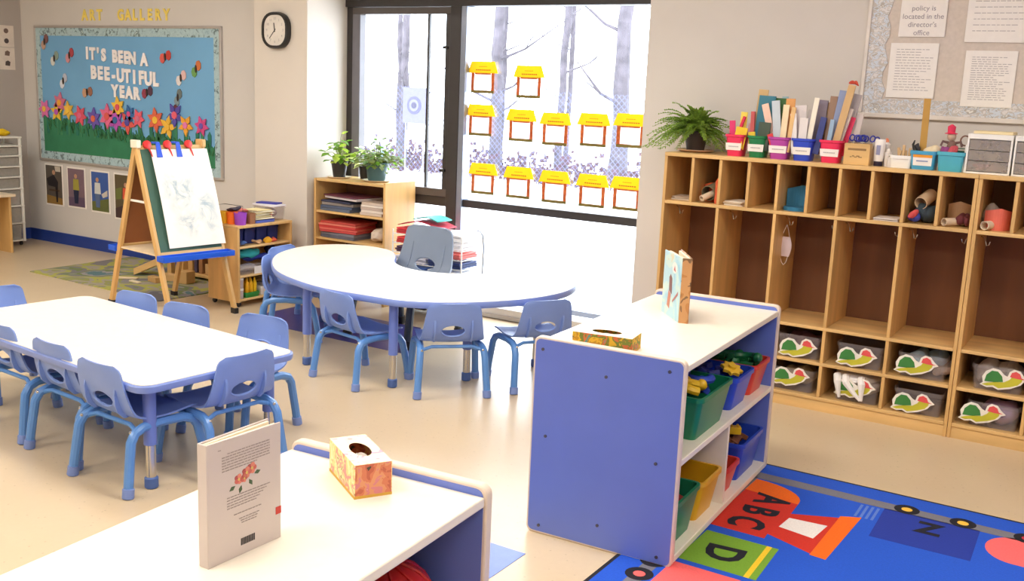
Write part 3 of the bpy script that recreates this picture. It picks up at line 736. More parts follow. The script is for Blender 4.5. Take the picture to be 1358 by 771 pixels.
hook('blue curved piece in the middle of the green bin', w1(.44, .42, ZM+.158), B_, 4, 1.0); hook('small blue curved piece in the green bin', w1(.34, .46, ZM+.158), B_, 5.5, .9)
gear('yellow gear on top of the blue bin', w1(.46, .735, ZM+.130), (236, 190, 50), .045, .3, .25); gear('blue gear on the near rim of the blue bin', w1(.30, .70, ZM+.130), B_, .04, .1, .3)
hook('long green curved piece in the red bin', w1(.36, .95, ZM+.12), G_, 2, 1.2); hook('green curved piece at the front of the red bin', w1(.44, .96, ZM+.12), (20, 100, 60), .4, 1.1)
block('yellow block on top of the pile in the lower blue bin', w1(.44, .92, ZL+.148), (.05, .035, .03), Y_, .5); block('green block behind the yellow block in the lower blue bin', w1(.36, .98, ZL+.148), (.07, .035, .02), G_, .9)
block('red block in the lower green bin', w1(.40, .18, ZL+.135), (.06, .04, .025), R_, .6); block('red block lying in the lower red bin', w1(.42, .66, ZL+.06), (.06, .04, .025), R_, .2)
# contents of the near unit: helmet-like red dome and blue ball
def dome(name, lab, p, r, col, cat):
    g = thing(name, lab, cat, p)
    MB().lathe([(r*1.04, 0), (r*1.04, .012), (r, .014)]+[(r*math.cos(a), .014+r*1.28*math.sin(a)) for a in [PI/2*k/8*.98 for k in range(1, 9)]], 28).build('bowl', rgb(col, .3), g)
    b = MB()
    for k in range(5):
        a = PI*k/5; b.tube([(r*1.01*math.cos(t)*math.cos(a), r*1.01*math.cos(t)*math.sin(a), .014+r*1.29*math.sin(t)) for t in [PI*j/12 for j in range(13)]], .004, 5)
    b.build('rib', rgb(col, .3), g); return g
dome('toy_bowl', 'upturned red plastic bowl inside the nearest shelf unit', w2(.368, L2-.176, ZM), .140, (176, 26, 26), 'toy')
dome('toy_bowl', 'upturned blue plastic bowl inside the nearest shelf unit', w2(.405, L2-.425, ZM), .102, (24, 84, 150), 'toy')

# ================================================================== BOOKS AND TISSUE BOXES
def open_book(lab, loc, rz, w, h, spread, th, c_cover, c_other, art):
    t = thing('picture_book', lab, 'book', loc, rz)
    # spine along z at the origin; front cover runs along +x, back cover along +x rotated by spread
    o = MB().box(0, w, -.0035, 0, 0, h).build('back_cover', c_cover, t, .0012)
    f = MB().box(0, w, 0, .0035, 0, h); f.rot(spread, 'Z').move((0, th, 0)); f = f.build('front_cover', c_other, t, .0012)
    MB().box(-.003, .001, -.0035, th+.0035, 0, h).build('spine', c_cover, t, .001)
    MB().box(.002, w-.006, .001, th*.5, .003, h-.003).build('pages', M('page_cream', (232, 218, 190), .8), t)
    p = MB().box(.002, w-.006, -th*.4, -.001, .003, h-.003); p.rot(spread, 'Z').move((0, th, 0)); p.build('pages', M('page_cream', (232, 218, 190), .8), t)
    art(t, o, f); return t
cov = M('book_cream', (200, 187, 180), .4, .02, 8)
def art2(t, o, f):
    y = -.0042; w, h = .165, .222
    b = MB(); random.seed(3)
    def ln(z, x0, x1):
        a = x0
        while a < x1: l = random.uniform(.004, .009); b.box(a, min(a+l, x1), y, -.0035, z-.0007, z+.0007); a += l+.0018
    for k in range(7): ln(.196-.005*k, .030+(.012 if k == 0 else 0), .138-(.03 if k == 6 else 0))
    for k in range(5): ln(.115-.005*k, .040, .138-.008*k)
    for k, (q0, q1) in enumerate(((.055, .118), (.066, .112), (.07, .108), (.072, .106))): ln(.080-.0045*k-(.006 if k else 0), q0, q1)
    ln(.206, .022, .028)
    b.build('blurb_print', M('blurb_ink', (150, 138, 132), .7), o, kind='stuff')
    for (x, z, r) in ((.066, .143, .009), (.084, .150, .010), (.096, .155, .010), (.078, .141, .007)):
        for k in range(5):
            a = 2*PI*k/5; MB().prism(circ(x+r*.6*math.cos(a), z+r*.6*math.sin(a), r*.5, 8), y-.0003*(k % 2), -.0035, 'y').build('flower_print', rgb(((196, 100, 90), (214, 130, 110), (170, 80, 80))[k % 3], .6), o)
        MB().prism(circ(x, z, r*.3, 6), y-.0006, -.0035, 'y').build('flower_print', rgb((210, 180, 100), .6), o)
    for (x, z, a) in ((.058, .133, 3.6), (.072, .13, 4.4), (.09, .136, 5.2), (.102, .143, .2)):
        MB().prism([(x, z), (x+.008*math.cos(a+.5), z+.008*math.sin(a+.5)), (x+.014*math.cos(a), z+.014*math.sin(a)), (x+.008*math.cos(a-.5), z+.008*math.sin(a-.5))], y-.0002, -.0035, 'y').build('leaf_print', rgb((70, 92, 60), .6), o)
    b = MB(); x = .070
    while x < .100: wd = random.choice((.0007, .0012, .0018)); b.box(x, x+wd, y, -.0035, .018, .031); x += wd+.0012
    b.build('barcode', ink_d, o)
    box('price_tab', rgb((198, 60, 50), .5), .152, .165, y, -.0035, .048, .062, o)
open_book('pale hardback standing open with its back cover facing the camera', (-1.277, 1.108, ST), math.radians(88.5), .165, .222, math.radians(4), .016, cov, cov, art2)
def art1(t, o, f):
    y = .0001
cv1 = patch_mat('picture_cover', [(140, 190, 212), (158, 204, 220), (176, 212, 222), (196, 220, 214), (214, 206, 170), (150, 198, 216)], 9, .35)
cv1b = patch_mat('picture_spine', [(150, 104, 60), (176, 120, 66), (190, 140, 90), (120, 90, 60), (170, 70, 40)], 14, .4)
# second book: spine at front right, cover facing the window side
t = thing('picture_book', 'illustrated book with sky blue cover standing on the white shelf top', 'book', (-1.425, 3.478, ST), 0)
def slab(name, a, b_, th, z0, z1, mat, par, bev=.001):
    a = Vector(a); b_ = Vector(b_); d = (b_-a).normalized(); n = Vector((-d.y, d.x))*th/2
    return MB().prism([(a-n)[:], (b_-n)[:], (b_+n)[:], (a+n)[:]], z0, z1).build(name, mat, par, bev)
cvo = slab('front_cover', (0, 0), (-.135, .150), .004, 0, .245, cv1, t); slab('spine', (0, -.001), (.033, .008), .004, 0, .245, cv1b, t)
slab('back_cover', (.033, .010), (-.09, .20), .004, 0, .245, cv1b, t)
slab('pages', (.006, .006), (-.118, .155), .009, .003, .242, M('page_cream', (232, 218, 190), .8), t); slab('pages', (.026, .010), (-.09, .185), .010, .003, .242, M('page_cream', (232, 218, 190), .8), t)
# a figure printed on the cover (flat print)
def oncover(name, pts, col, k=1):
    d = Vector((-.135, .150)).normalized(); n = Vector((-d.y, d.x)); e = .0021+.0003*k
    b = MB(); Vv = [b.bm.verts.new((d.x*u+n.x*e, d.y*u+n.y*e, z)) for u, z in pts]; b.bm.faces.new(Vv); b.build(name, rgb(col, .4), cvo)
oncover('cover_print', [(.09, .09), (.125, .10), (.13, .15), (.115, .165), (.095, .15)], (120, 70, 60), 1); oncover('cover_print', [(.11, .03), (.14, .04), (.13, .10), (.10, .09)], (196, 120, 90), 1)
oncover('cover_print', [(.02, .10), (.08, .06), (.08, .07), (.02, .115)], (176, 110, 100), 2); oncover('cover_print', circ(.075, .195, .03, 12, .022), (222, 226, 220), 1); oncover('cover_print', [(.06, .18), (.075, .205), (.085, .185)], (190, 90, 90), 2)
def tissue(lab, loc, rz, l, w_, h, seed, mats):
    t = thing('tissue_box', lab, 'tissue box', loc, rz)
    P = [(l/2*.5*math.cos(2*PI*k/20), w_/2*.52*math.sin(2*PI*k/20)) for k in range(20)]
    # four walls and a top with an oval opening
    box('side', mats[0], -l/2, l/2, -w_/2, -w_/2+.0015, 0, h, t); box('side', mats[0], -l/2, l/2, w_/2-.0015, w_/2, 0, h, t)
    box('end', mats[1], -l/2, -l/2+.0015, -w_/2+.0015, w_/2-.0015, 0, h, t); box('end', mats[1], l/2-.0015, l/2, -w_/2+.0015, w_/2-.0015, 0, h, t)
    b = MB(); outer = []
    for k in range(20):
        a = 2*PI*k/20; c_, s_ = math.cos(a), math.sin(a); q = min(l/2/abs(c_) if abs(c_) > 1e-6 else 9, w_/2/abs(s_) if abs(s_) > 1e-6 else 9); outer.append((c_*q, s_*q))
    # snap nearest to corners
    for cx_, cy_ in ((l/2, w_/2), (-l/2, w_/2), (-l/2, -w_/2), (l/2, -w_/2)):
        j = min(range(20), key=lambda i: (outer[i][0]-cx_)**2+(outer[i][1]-cy_)**2); outer[j] = (cx_, cy_)
    b.loft([[(p[0], p[1], h) for p in outer], [(p[0], p[1], h+.0008) for p in outer], [(p[0], p[1], h+.0008) for p in P], [(p[0], p[1], h) for p in P]], close=True)
    b.build('top', mats[2], t)
    box('bottom_edge', rgb((206, 160, 60), .6), -l/2-.0004, l/2+.0004, -w_/2-.0004, w_/2+.0004, 0, .006, t)
    ts = MB(); random.seed(seed)
    for k in range(3):
        pts = [(x, .004*math.sin(x*90+k)+.008*(k-1), h*.62+h*.26*math.exp(-(x/(l*.2))**2)) for x in [(-.5+j/10)*l*.45 for j in range(11)]]
        for a, b2 in zip(pts, pts[1:]): ts.quad((a[0], a[1], h*.4), (b2[0], b2[1], h*.4), b2, a)
    ts.build('tissue', M('tissue_white', (240, 234, 226), .8), t, solid=.0006)
    return t
fa = patch_mat('floral_cream', [(238, 214, 150), (246, 228, 176), (238, 210, 140), (226, 150, 140), (240, 220, 160), (150, 140, 90)], 34, .6)
fb = patch_mat('floral_red', [(70, 66, 50), (186, 96, 70), (206, 120, 86), (214, 146, 104), (206, 126, 130), (236, 216, 168)], 30, .6)
fc = patch_mat('floral_top', [(206, 150, 150), (244, 232, 190), (250, 238, 206), (246, 232, 196), (222, 160, 176), (170, 150, 200)], 26, .6)
tissue('floral tissue box at the end of the nearest shelf top', (-1.330, 1.564, ST), math.radians(149), .172, .080, .072, 1, (fa, fb, fc))
ga = patch_mat('sunflower_side', [(60, 90, 40), (190, 140, 30), (222, 176, 40), (120, 130, 50), (206, 110, 60), (90, 150, 130)], 30, .6)
gb = patch_mat('sunflower_top', [(226, 206, 176), (246, 238, 222), (244, 234, 216), (240, 228, 206)], 20, .6)
tissue('flat sunflower tissue box near the corner of the white shelf top', (-1.462, 2.962, ST), math.radians(9), .205, .105, .052, 2, (ga, ga, gb))

# ================================================================== LOCKERS
LY0, LY1, LH = 4.93, 5.305, 1.22
def locker(lab, X0):
    t = thing('coat_locker', lab, 'locker', (X0, LY0, 0)); Wd = 1.507; D = LY1-LY0; T = .016; P = (Wd-T)/10
    for k in (0, 10): box('side_panel', maple, k*P, k*P+T, 0, D, 0, LH-.02, t, .002)
    box('top_panel', maple_x, 0, Wd, -.004, D, LH-.02, LH, t, .003)
    box('back_panel', maple_shade, T+.0005, Wd-T-.0005, D-.008, D, .07, LH-.0205, t)
    box('cubby_shelf', maple_x, T+.0003, Wd-T-.0003, 0, D-.0085, .955, .972, t, .002)
    box('seat_shelf', maple_x, T+.0003, Wd-T-.0003, 0, D-.0085, .408, .424, t, .002)
    box('middle_shelf', maple_x, T+.0003, Wd-T-.0003, .002, D-.0085, .230, .246, t, .002)
    box('base_shelf', maple_x, T+.0003, Wd-T-.0003, 0, D-.0085, .056, .072, t, .002)
    box('kick_board', maple_x, T+.0003, Wd-T-.0003, .006, .022, 0, .0555, t)
    for k in range(1, 10): box('cubby_divider', maple, k*P, k*P+T, .001, D-.0085, .9725, LH-.0205, t, .002)
    for k in range(2, 10, 2):
        box('bay_divider', maple, k*P, k*P+T, .001, D-.0085, .4245, .9545, t, .002)
        box('low_divider', maple, k*P, k*P+T, .003, D-.0085, .2465, .4075, t, .002); box('low_divider', maple, k*P, k*P+T, .003, D-.0085, .0725, .2295, t, .002)
    for k in range(0, 10, 2):
        for xx in (k*P+T, (k+2)*P):
            s = 1 if xx == k*P+T else -1
            MB().tube([(xx+s*.002, .16, .93), (xx+s*.018, .155, .925), (xx+s*.026, .15, .905), (xx+s*.03, .15, .89), (xx+s*.04, .15, .895), (xx+s*.044, .15, .91)], .0028, 6).build('coat_hook', chrome, t)
    return t
locker('maple coat locker with cubbies, its left end beside the window', -2.162)
locker('second maple coat locker, cut by the right picture edge', -.6535)
tw, ty, tg, tr = M('turtle_white', (240, 234, 222), .6), M('turtle_lime', (196, 190, 50), .6), M('turtle_green', (60, 130, 60), .6), M('turtle_red', (226, 84, 84), .6)
def turtle(par, y, cx, cz, s=1):
    f = lambda P: [(cx+a*s, cz+b*s) for a, b in P]
    o = MB().prism(f([(-.10, -.042), (-.088, -.03), (-.094, -.004), (-.08, .024), (-.052, .042), (-.022, .038), (-.002, .018), (.012, .012), (.018, .036), (.036, .050), (.062, .046), (.078, .026), (.100, .008), (.082, .0), (.07, -.018), (.03, -.042), (-.02, -.056), (-.045, -.046), (-.07, -.052)]), y-.003, y, 'y').build('turtle_cutout', tw, par)
    MB().prism(f([(-.092, -.040), (-.07, -.030), (-.04, -.022), (0, -.016), (.022, .0), (.03, .014), (.075, .014), (.072, -.002), (.058, -.020), (.026, -.034), (-.02, -.048), (-.042, -.038), (-.07, -.044)]), y-.004, y-.003, 'y').build('turtle_body', ty, o)
    MB().prism(f([(-.082, -.024), (-.076, .008), (-.055, .030), (-.03, .030), (-.01, .010), (-.004, -.014), (-.04, -.022)]), y-.005, y-.004, 'y').build('turtle_shell', tg, o)
    MB().prism(f([(.022, .014), (.028, .034), (.045, .042), (.062, .034), (.070, .016), (.088, .010), (.05, .010)]), y-.005, y-.004, 'y').build('turtle_cap', tr, o)
TU = [(-1.385, .303, 0, 'upper row first bay', (120, 80, 90)), (-1.098, .305, 0, 'upper row second bay', (60, 46, 50)), (-.824, .315, 0, 'upper row third bay, stuffed with pale blue cloth', (170, 196, 214)), (-.446, .316, 0, 'upper row of the second locker, stuffed with white cloth', (206, 200, 196)),
      (-1.408, .150, 1, 'bottom row first bay, holding a yellow and white pack', (186, 170, 130)), (-1.090, .150, 1, 'bottom row second bay, a white plastic bag tied over it', (235, 230, 226)), (-.82, .130, 1, 'bottom row third bay, nearly empty', (80, 60, 50)), (-.518, .142, 1, 'bottom row of the second locker, full of lilac knit', (176, 150, 186))]
TU += [(-1.70, .305, 0, 'upper row bay behind the shelf unit', (130, 110, 100)), (-1.70, .15, 1, 'bottom row bay behind the shelf unit', (130, 110, 100))]
def cloth(name, c, size, col, seed, rough=.9):
    random.seed(seed); b = MB(); n = 14
    for i in range(4):
        cc = (c[0]+random.uniform(-.25, .25)*size[0], c[1]+random.uniform(-.2, .2)*size[1], c[2])
        b.ball(cc, .5, (size[0]*.62, size[1]*.7, size[2]*random.uniform(.7, 1)), 14, 8)
    for v in b.bm.verts:
        q = math.sin(v.co.x*70+seed)+math.sin(v.co.y*60+v.co.z*90+seed*2); v.co += Vector((.003, .003, .006))*q
    return b.build(name, rgb(col, rough))
for i, (x, z, row, lab, col) in enumerate(TU):
    zb = .2465 if row == 0 else .0725
    bxc = {0: -1.375, 1: -1.085, 2: -.80, 3: -.475, 4: -1.435, 5: -1.08, 6: -.80, 7: -.46}.get(i, x)
    if i == 4: bxc = -1.40
    bay0 = -2.162+.016+.2982*math.floor((bxc+2.162)/.2982) if bxc < -.655 else -.6535+.016
    bxc = min(max(bxc, bay0+.118), bay0+.282-.118)
    t = thing('clear_bin', 'clear turtle bin, '+lab, 'bin', (bxc, LY0+.165, zb), 0, 'clear bins in the lockers')
    tub(.215, .28, .115, .92, .003, .018, .005).build('tub', clearbin, t)
    turtle(t, -.146, x-bxc, z-zb, .98)
    if i in (0, 2, 3, 4, 7):
        nm = {0: 'dark clothes', 2: 'pale blue cloth', 3: 'white patterned cloth', 4: 'yellow and white pack', 7: 'lilac knitted blanket'}[i]
        o = cloth('folded_cloth', (0, 0, 0), (.19, .24, .12 if i in (2, 3, 7) else .09), col, i+2); o.location = (bxc, LY0+.165, zb+.062); tag(o, nm+' inside a clear turtle bin of the lockers', 'cloth', 'clothes in the clear bins')
    if i == 5:
        b = MB(); b.ball((0, 0, .050), .5, (.19, .25, .09), 16, 10); b.ball((-.02, -.01, .095), .5, (.225, .27, .075), 18, 10)
        for v in b.bm.verts: v.co += Vector((1, 1, .6))*.005*(math.sin(v.co.x*90)+math.sin(v.co.z*110+v.co.y*40))
        o = b.build('plastic_bag', M('bag_white', (240, 236, 232), .35, .03, 20)); o.location = (bxc, LY0+.165, zb+.012)
        tag(o, 'crumpled white plastic bag in the bottom row of the first locker', 'bag')
        h = MB()
        for (xa, xb) in ((-.085, -.07), (-.045, .03), (.03, .035)): h.tube([(xa-.01, -.125, .110), (xa, -.155, .085), ((xa+xb)/2, -.160, .045), (xb, -.158, .008)], [.020, .018, .012, .007], 8)
        h.build('tied_handle', M('bag_white', (240, 236, 232), .35), o)
o = cloth('folded_cloth', (0, 0, 0), (.12, .2, .07), (190, 170, 160), 31); o.location = (-.715, LY0+.17, .345)
o.location = (-.715, LY0+.17, .29); tag(o, 'grey cloth beside the third upper turtle bin', 'cloth')
# face mask hanging from a hook
mk = thing('face_mask', 'pale pink face mask hanging on a loop in the third locker bay', 'face mask', (-1.535, LY0+.150, .885))
b = MB(); g_ = [[(x*(.024+.010*math.sin(PI*j/8)), -.006-.010*math.sin(PI*j/8)*(1-x*x), -.055-.10*j/8) for x in [(-1+i/4) for i in range(9)]] for j in range(9)]
for j in range(8):
    for i in range(8): b.quad(g_[j][i], g_[j][i+1], g_[j+1][i+1], g_[j+1][i])
b.build('pleated_panel', M('mask_pink', (226, 206, 204), .8, .03, 30), mk, solid=.0015)
MB().tube([(.0, 0, .005), (-.010, -.002, -.02), (-.020, -.006, -.058)], .0014, 5).build('ear_loop', paper_m, mk); MB().tube([(0, 0, .005), (.010, -.002, -.02), (.020, -.006, -.058)], .0014, 5).build('ear_loop', paper_m, mk)
MB().tube([(-.020, -.006, -.15), (-.012, -.004, -.185), (0, -.003, -.20), (.012, -.004, -.185), (.020, -.006, -.15)], .0014, 5).build('ear_loop', paper_m, mk)
# things in the top cubbies
CP = .1491
def cx(k): return -2.162+.016+CP*k+.0665
def papers(k, n, col, lab, w_=.10, y=.07, ang=.1, base=None, d=.14):
    t = thing('paper_stack', lab, 'paper', ((base if base is not None else cx(k)), LY0+y, .9725), ang)
    random.seed(k+n)
    for i in range(n): MB().obox((random.uniform(-.006, .006), d/2+random.uniform(-.01, .01), .002+.0042*i), (w_, d, .0035), random.uniform(-.12, .12)).build('sheet', rgb(col[i % len(col)], .8), t)
    return t
papers(0, 4, [(220, 206, 190), (200, 180, 160)], 'small stack of papers in the leftmost top cubby')
papers(2, 5, [(236, 226, 210), (222, 200, 170)], 'cream papers in the third top cubby', .10, .03, -.1)
papers(7, 3, [(232, 222, 212), (210, 196, 186)], 'white papers in the eighth top cubby', .11, .01, 0)
def roll(lab, p0, p1, r, col, r2=None, cat='paper roll'):
    t = thing('paper_roll', lab, cat, (0, 0, 0)); a, b2 = Vector(p0), Vector(p1); d = (b2-a).normalized()
    t.location = a; L = (b2-a).length; r2 = r2 or r
    u = d.cross(Vector((0, 0, 1))).normalized(); v = u.cross(d)
    ring = lambda off, rr: [(d*off+u*math.cos(2*PI*k/16)*rr+v*math.sin(2*PI*k/16)*rr)[:] for k in range(16)]
    MB().loft([ring(0, r), ring(L, r2), ring(L, r2-.003), ring(0, r-.003)], close=True).build('roll', rgb(col, .8), t); return t
def sheet(lab, x, w_, h, col, curl=.04, y=.10, zrot=0, cat='paper', z=.9725):
    t = thing('curled_sheet', lab, cat, (x, LY0+y, z), zrot); b = MB(); n = 12
    g = [[(-w_/2+w_*i/n, curl*4*((i/n-.5)**2), h*j/4*(1-.3*abs(i/n-.5))) for i in range(n+1)] for j in range(5)]
    for j in range(4):
        for i in range(n): b.quad(g[j][i], g[j][i+1], g[j+1][i+1], g[j+1][i])
    b.build('sheet', rgb(col, .8), t, solid=.002); return t
def heap(name, lab, x, y, z, w_, d, h, col, seed, cat='cloth'):
    o = cloth(name, (0, 0, 0), (w_, d, h), col, seed); o.location = (x, y, z+h*.46); return tag(o, lab, cat)
sheet('orange paper curled up the side of the second cubby', cx(1)-.01, .10, .10, (220, 96, 50), .05, .12, .1)
roll('grey green rolled cap in the second cubby', (cx(1)+.0, LY0+.05, 1.02), (cx(1)+.03, LY0+.20, 1.05), .040, (120, 110, 84))
roll('cream paper roll in the second cubby', (cx(1)-.02, LY0+.015, .995), (cx(1)+.045, LY0+.13, 1.04), .016, (222, 200, 170))
sheet('small orange sheet leaning on the right wall of the second cubby', cx(1)+.05, .022, .13, (224, 100, 60), .01, .04, .1)
sheet('blue felt sheet curled in the fifth cubby', cx(4), .12, .12, (70, 140, 176), -.06, .19, 0)
b = MB(); b.prism([(.06*math.cos(a), .05*math.sin(a)) for a in [2*PI*k/16 for k in range(16)]], 0, .018); o = b.build('felt_disc', rgb((50, 120, 160), .9)); o.location = (cx(4), LY0+.09, .9725); tag(o, 'blue felt disc on the floor of the fifth cubby', 'felt')
heap('knit_cap', 'dark green and blue crumpled cap in the ninth cubby', cx(8), LY0+.12, .9725, .115, .16, .10, (60, 74, 84), 41)
o = cloth('bright_toy', (0, 0, 0), (.07, .04, .05), (70, 80, 170), 43); o.location = (cx(8)-.02, LY0+.045, .9725+.03); tag(o, 'small blue and red bundle at the front of the ninth cubby', 'bundle')
roll('tan paper cone on top of the ninth cubby heap', (cx(8)-.01, LY0+.06, 1.065), (cx(8)+.015, LY0+.16, 1.10), .030, (214, 186, 150))
o = cloth('bundle', (0, 0, 0), (.04, .03, .03), (206, 80, 80), 44); o.location = (cx(8)-.025, LY0+.02, .9725+.045); tag(o, 'tiny red bundle at the front of the ninth cubby', 'bundle')
sheet('tan cardboard sheet standing in the tenth cubby', cx(9)+.0, .10, .11, (190, 150, 110), .03, .14, .1)
roll('cream paper roll lying in the tenth cubby', (cx(9)-.045, LY0+.03, .9725+.02), (cx(9)+.02, LY0+.12, .9725+.02), .018, (226, 204, 176))
heap('dark_cloth', 'dark maroon crumpled cloth in the tenth cubby', cx(9)+.03, LY0+.10, .9725, .07, .12, .06, (110, 50, 54), 46)
x11 = -.6535+.016+.0665
heap('cloth_heap', 'grey crumpled hat in the first cubby of the second locker', x11-.01, LY0+.14, .9725, .11, .14, .12, (150, 136, 124), 47)
sheet('salmon pink sheet leaning in the first cubby of the second locker', x11+.015, .11, .10, (232, 116, 96), .04, .06, .35)
roll('cream paper roll in the first cubby of the second locker', (x11-.04, LY0+.02, .9725+.022), (x11+.01, LY0+.15, .9725+.022), .020, (230, 214, 186))

# ================================================================== ON TOP OF THE LOCKERS
LT = LH
# fern in a dark pot on a saucer
sa = thing('saucer', 'terracotta pink saucer under the fern on the left end of the lockers', 'saucer', (-2.075, 5.12, LT)); MB().lathe([(.07, 0), (.098, .010), (.100, .014), (.094, .013), (.068, .004)], 28).build('dish', M('saucer_pink', (226, 190, 160), .5), sa)
fp = thing('potted_fern', 'bushy green fern in a dark pot on the left end of the lockers', 'plant', (-2.075, 5.12, LT+.0045))
MB().lathe([(.045, 0), (.062, .09), (.066, .09), (.066, .105), (.058, .105), (.055, .09)], 20).build('pot', M('dark_pot', (58, 44, 38), .6), fp); MB().cyl((0, 0, 0), .054, .08, .094, 16).build('soil', soil_m, fp)
random.seed(11); b = MB(); stf = MB()
for k in range(230):
    a = random.uniform(0, 2*PI); el = random.uniform(.25, 1.4); Lh = random.uniform(.12, .25)*(1.25 if math.cos(a) < -.2 else 1)
    if math.sin(a) > .3: Lh = min(Lh, .17)
    pts = []
    for j in range(9):
        f = j/8; rr = Lh*f*math.cos(el)*1.05; zz = .095+Lh*f*math.sin(el)*1.05-Lh*.70*f*f*(1.15-.5*math.sin(el))
        pts.append(Vector((rr*math.cos(a), rr*math.sin(a), max(zz, .015))))
    stf.tube(pts, .0011, 3)
    for j in range(1, 9):
        for s in (-1, 1):
            for q_ in (0, .5):
                p = pts[j-1].lerp(pts[j], 1-q_*.9); t_ = (pts[j]-pts[j-1]).normalized(); n_ = t_.cross(Vector((0, 0, 1))); n_ = n_.normalized() if n_.length > .01 else Vector((1, 0, 0))
                l = .030*(1.1-j/11); e = p+n_*s*l+t_*l*.7+Vector((0, 0, random.uniform(-.006, .004)))
                b.quad(p, p+t_*.008+n_*s*l*.4+Vector((0, 0, .005)), e, p+n_*s*l*.5-t_*.005)
fm = M('fern_leaf', (138, 170, 66), .5, .3, 25); thin(fm, .35)
b.build('foliage', fm, fp, kind='stuff'); stf.build('fronds', M('fern_stem', (120, 150, 70), .6), fp, kind='stuff')
# pails
def pail(lab, x, col, w_=.098, word='', y=5.03):
    t = thing('caddy_pail', lab, 'pail', (x, y, LT), 0, 'coloured pails on the lockers')
    MB().loft([rrect(w_*.76, .088, .02, 3, 0), rrect(w_*.94, .104, .022, 3, .095), rrect(w_*1.06, .116, .026, 3, .097), rrect(w_*1.06, .116, .026, 3, .108), rrect(w_*.96, .106, .02, 3, .108), rrect(w_*.74, .085, .018, 3, .004)]).build('tub', rgb(col, .4), t)
    h = w_*.42
    MB().loft([[(-h*.93, -.0492, .030), (h*.93, -.0492, .030), (h, -.0525, .066), (-h, -.0525, .066)], [(-h*.93, -.0505, .030), (h*.93, -.0505, .030), (h, -.0538, .066), (-h, -.0538, .066)]]).build('label', paper_m, t)
    g = MB(); random.seed(len(word)+3); a = -h*.6
    while a < h*.6: l = random.uniform(.003, .007); g.box(a, a+l, -.0538, -.0522, .046, .051); a += l+.0015
    g.build('label_print', ink_m, t, kind='stuff')
    return t
PL = [(-1.815, (232, 48, 90), 'Markers', 'crimson pail of yellow and pink toys, first pail beside the fern'), (-1.70, (22, 122, 70), 'Books', 'green pail of cards, second from the fern'),
      (-1.588, (180, 66, 160), 'Folders', 'magenta pail of folders in the middle of the pail row'), (-1.470, (44, 72, 196), 'Papers', 'blue pail of white papers, fourth from the fern'), (-1.335, (232, 44, 88), 'Boards', 'crimson pail of tall boards, rightmost of the pails')]
for (x, c, wd, lab) in PL: pail(lab, x, c, .108 if x > -1.6 else .098, wd)
def card(name, lab, x, y, z0, w_, h, col, tilt=0, ry=0, th=.004, cat='card', grp=None, zr=0, yt=0):
    t = thing(name, lab, cat, (x, y, z0), zr, grp); MB().obox((0, 0, h/2), (w_, th, h)).build('sheet', rgb(col, .7), t, .0008)
    t.rotation_euler = (tilt, ry, zr); return t
PZ = LT+.006
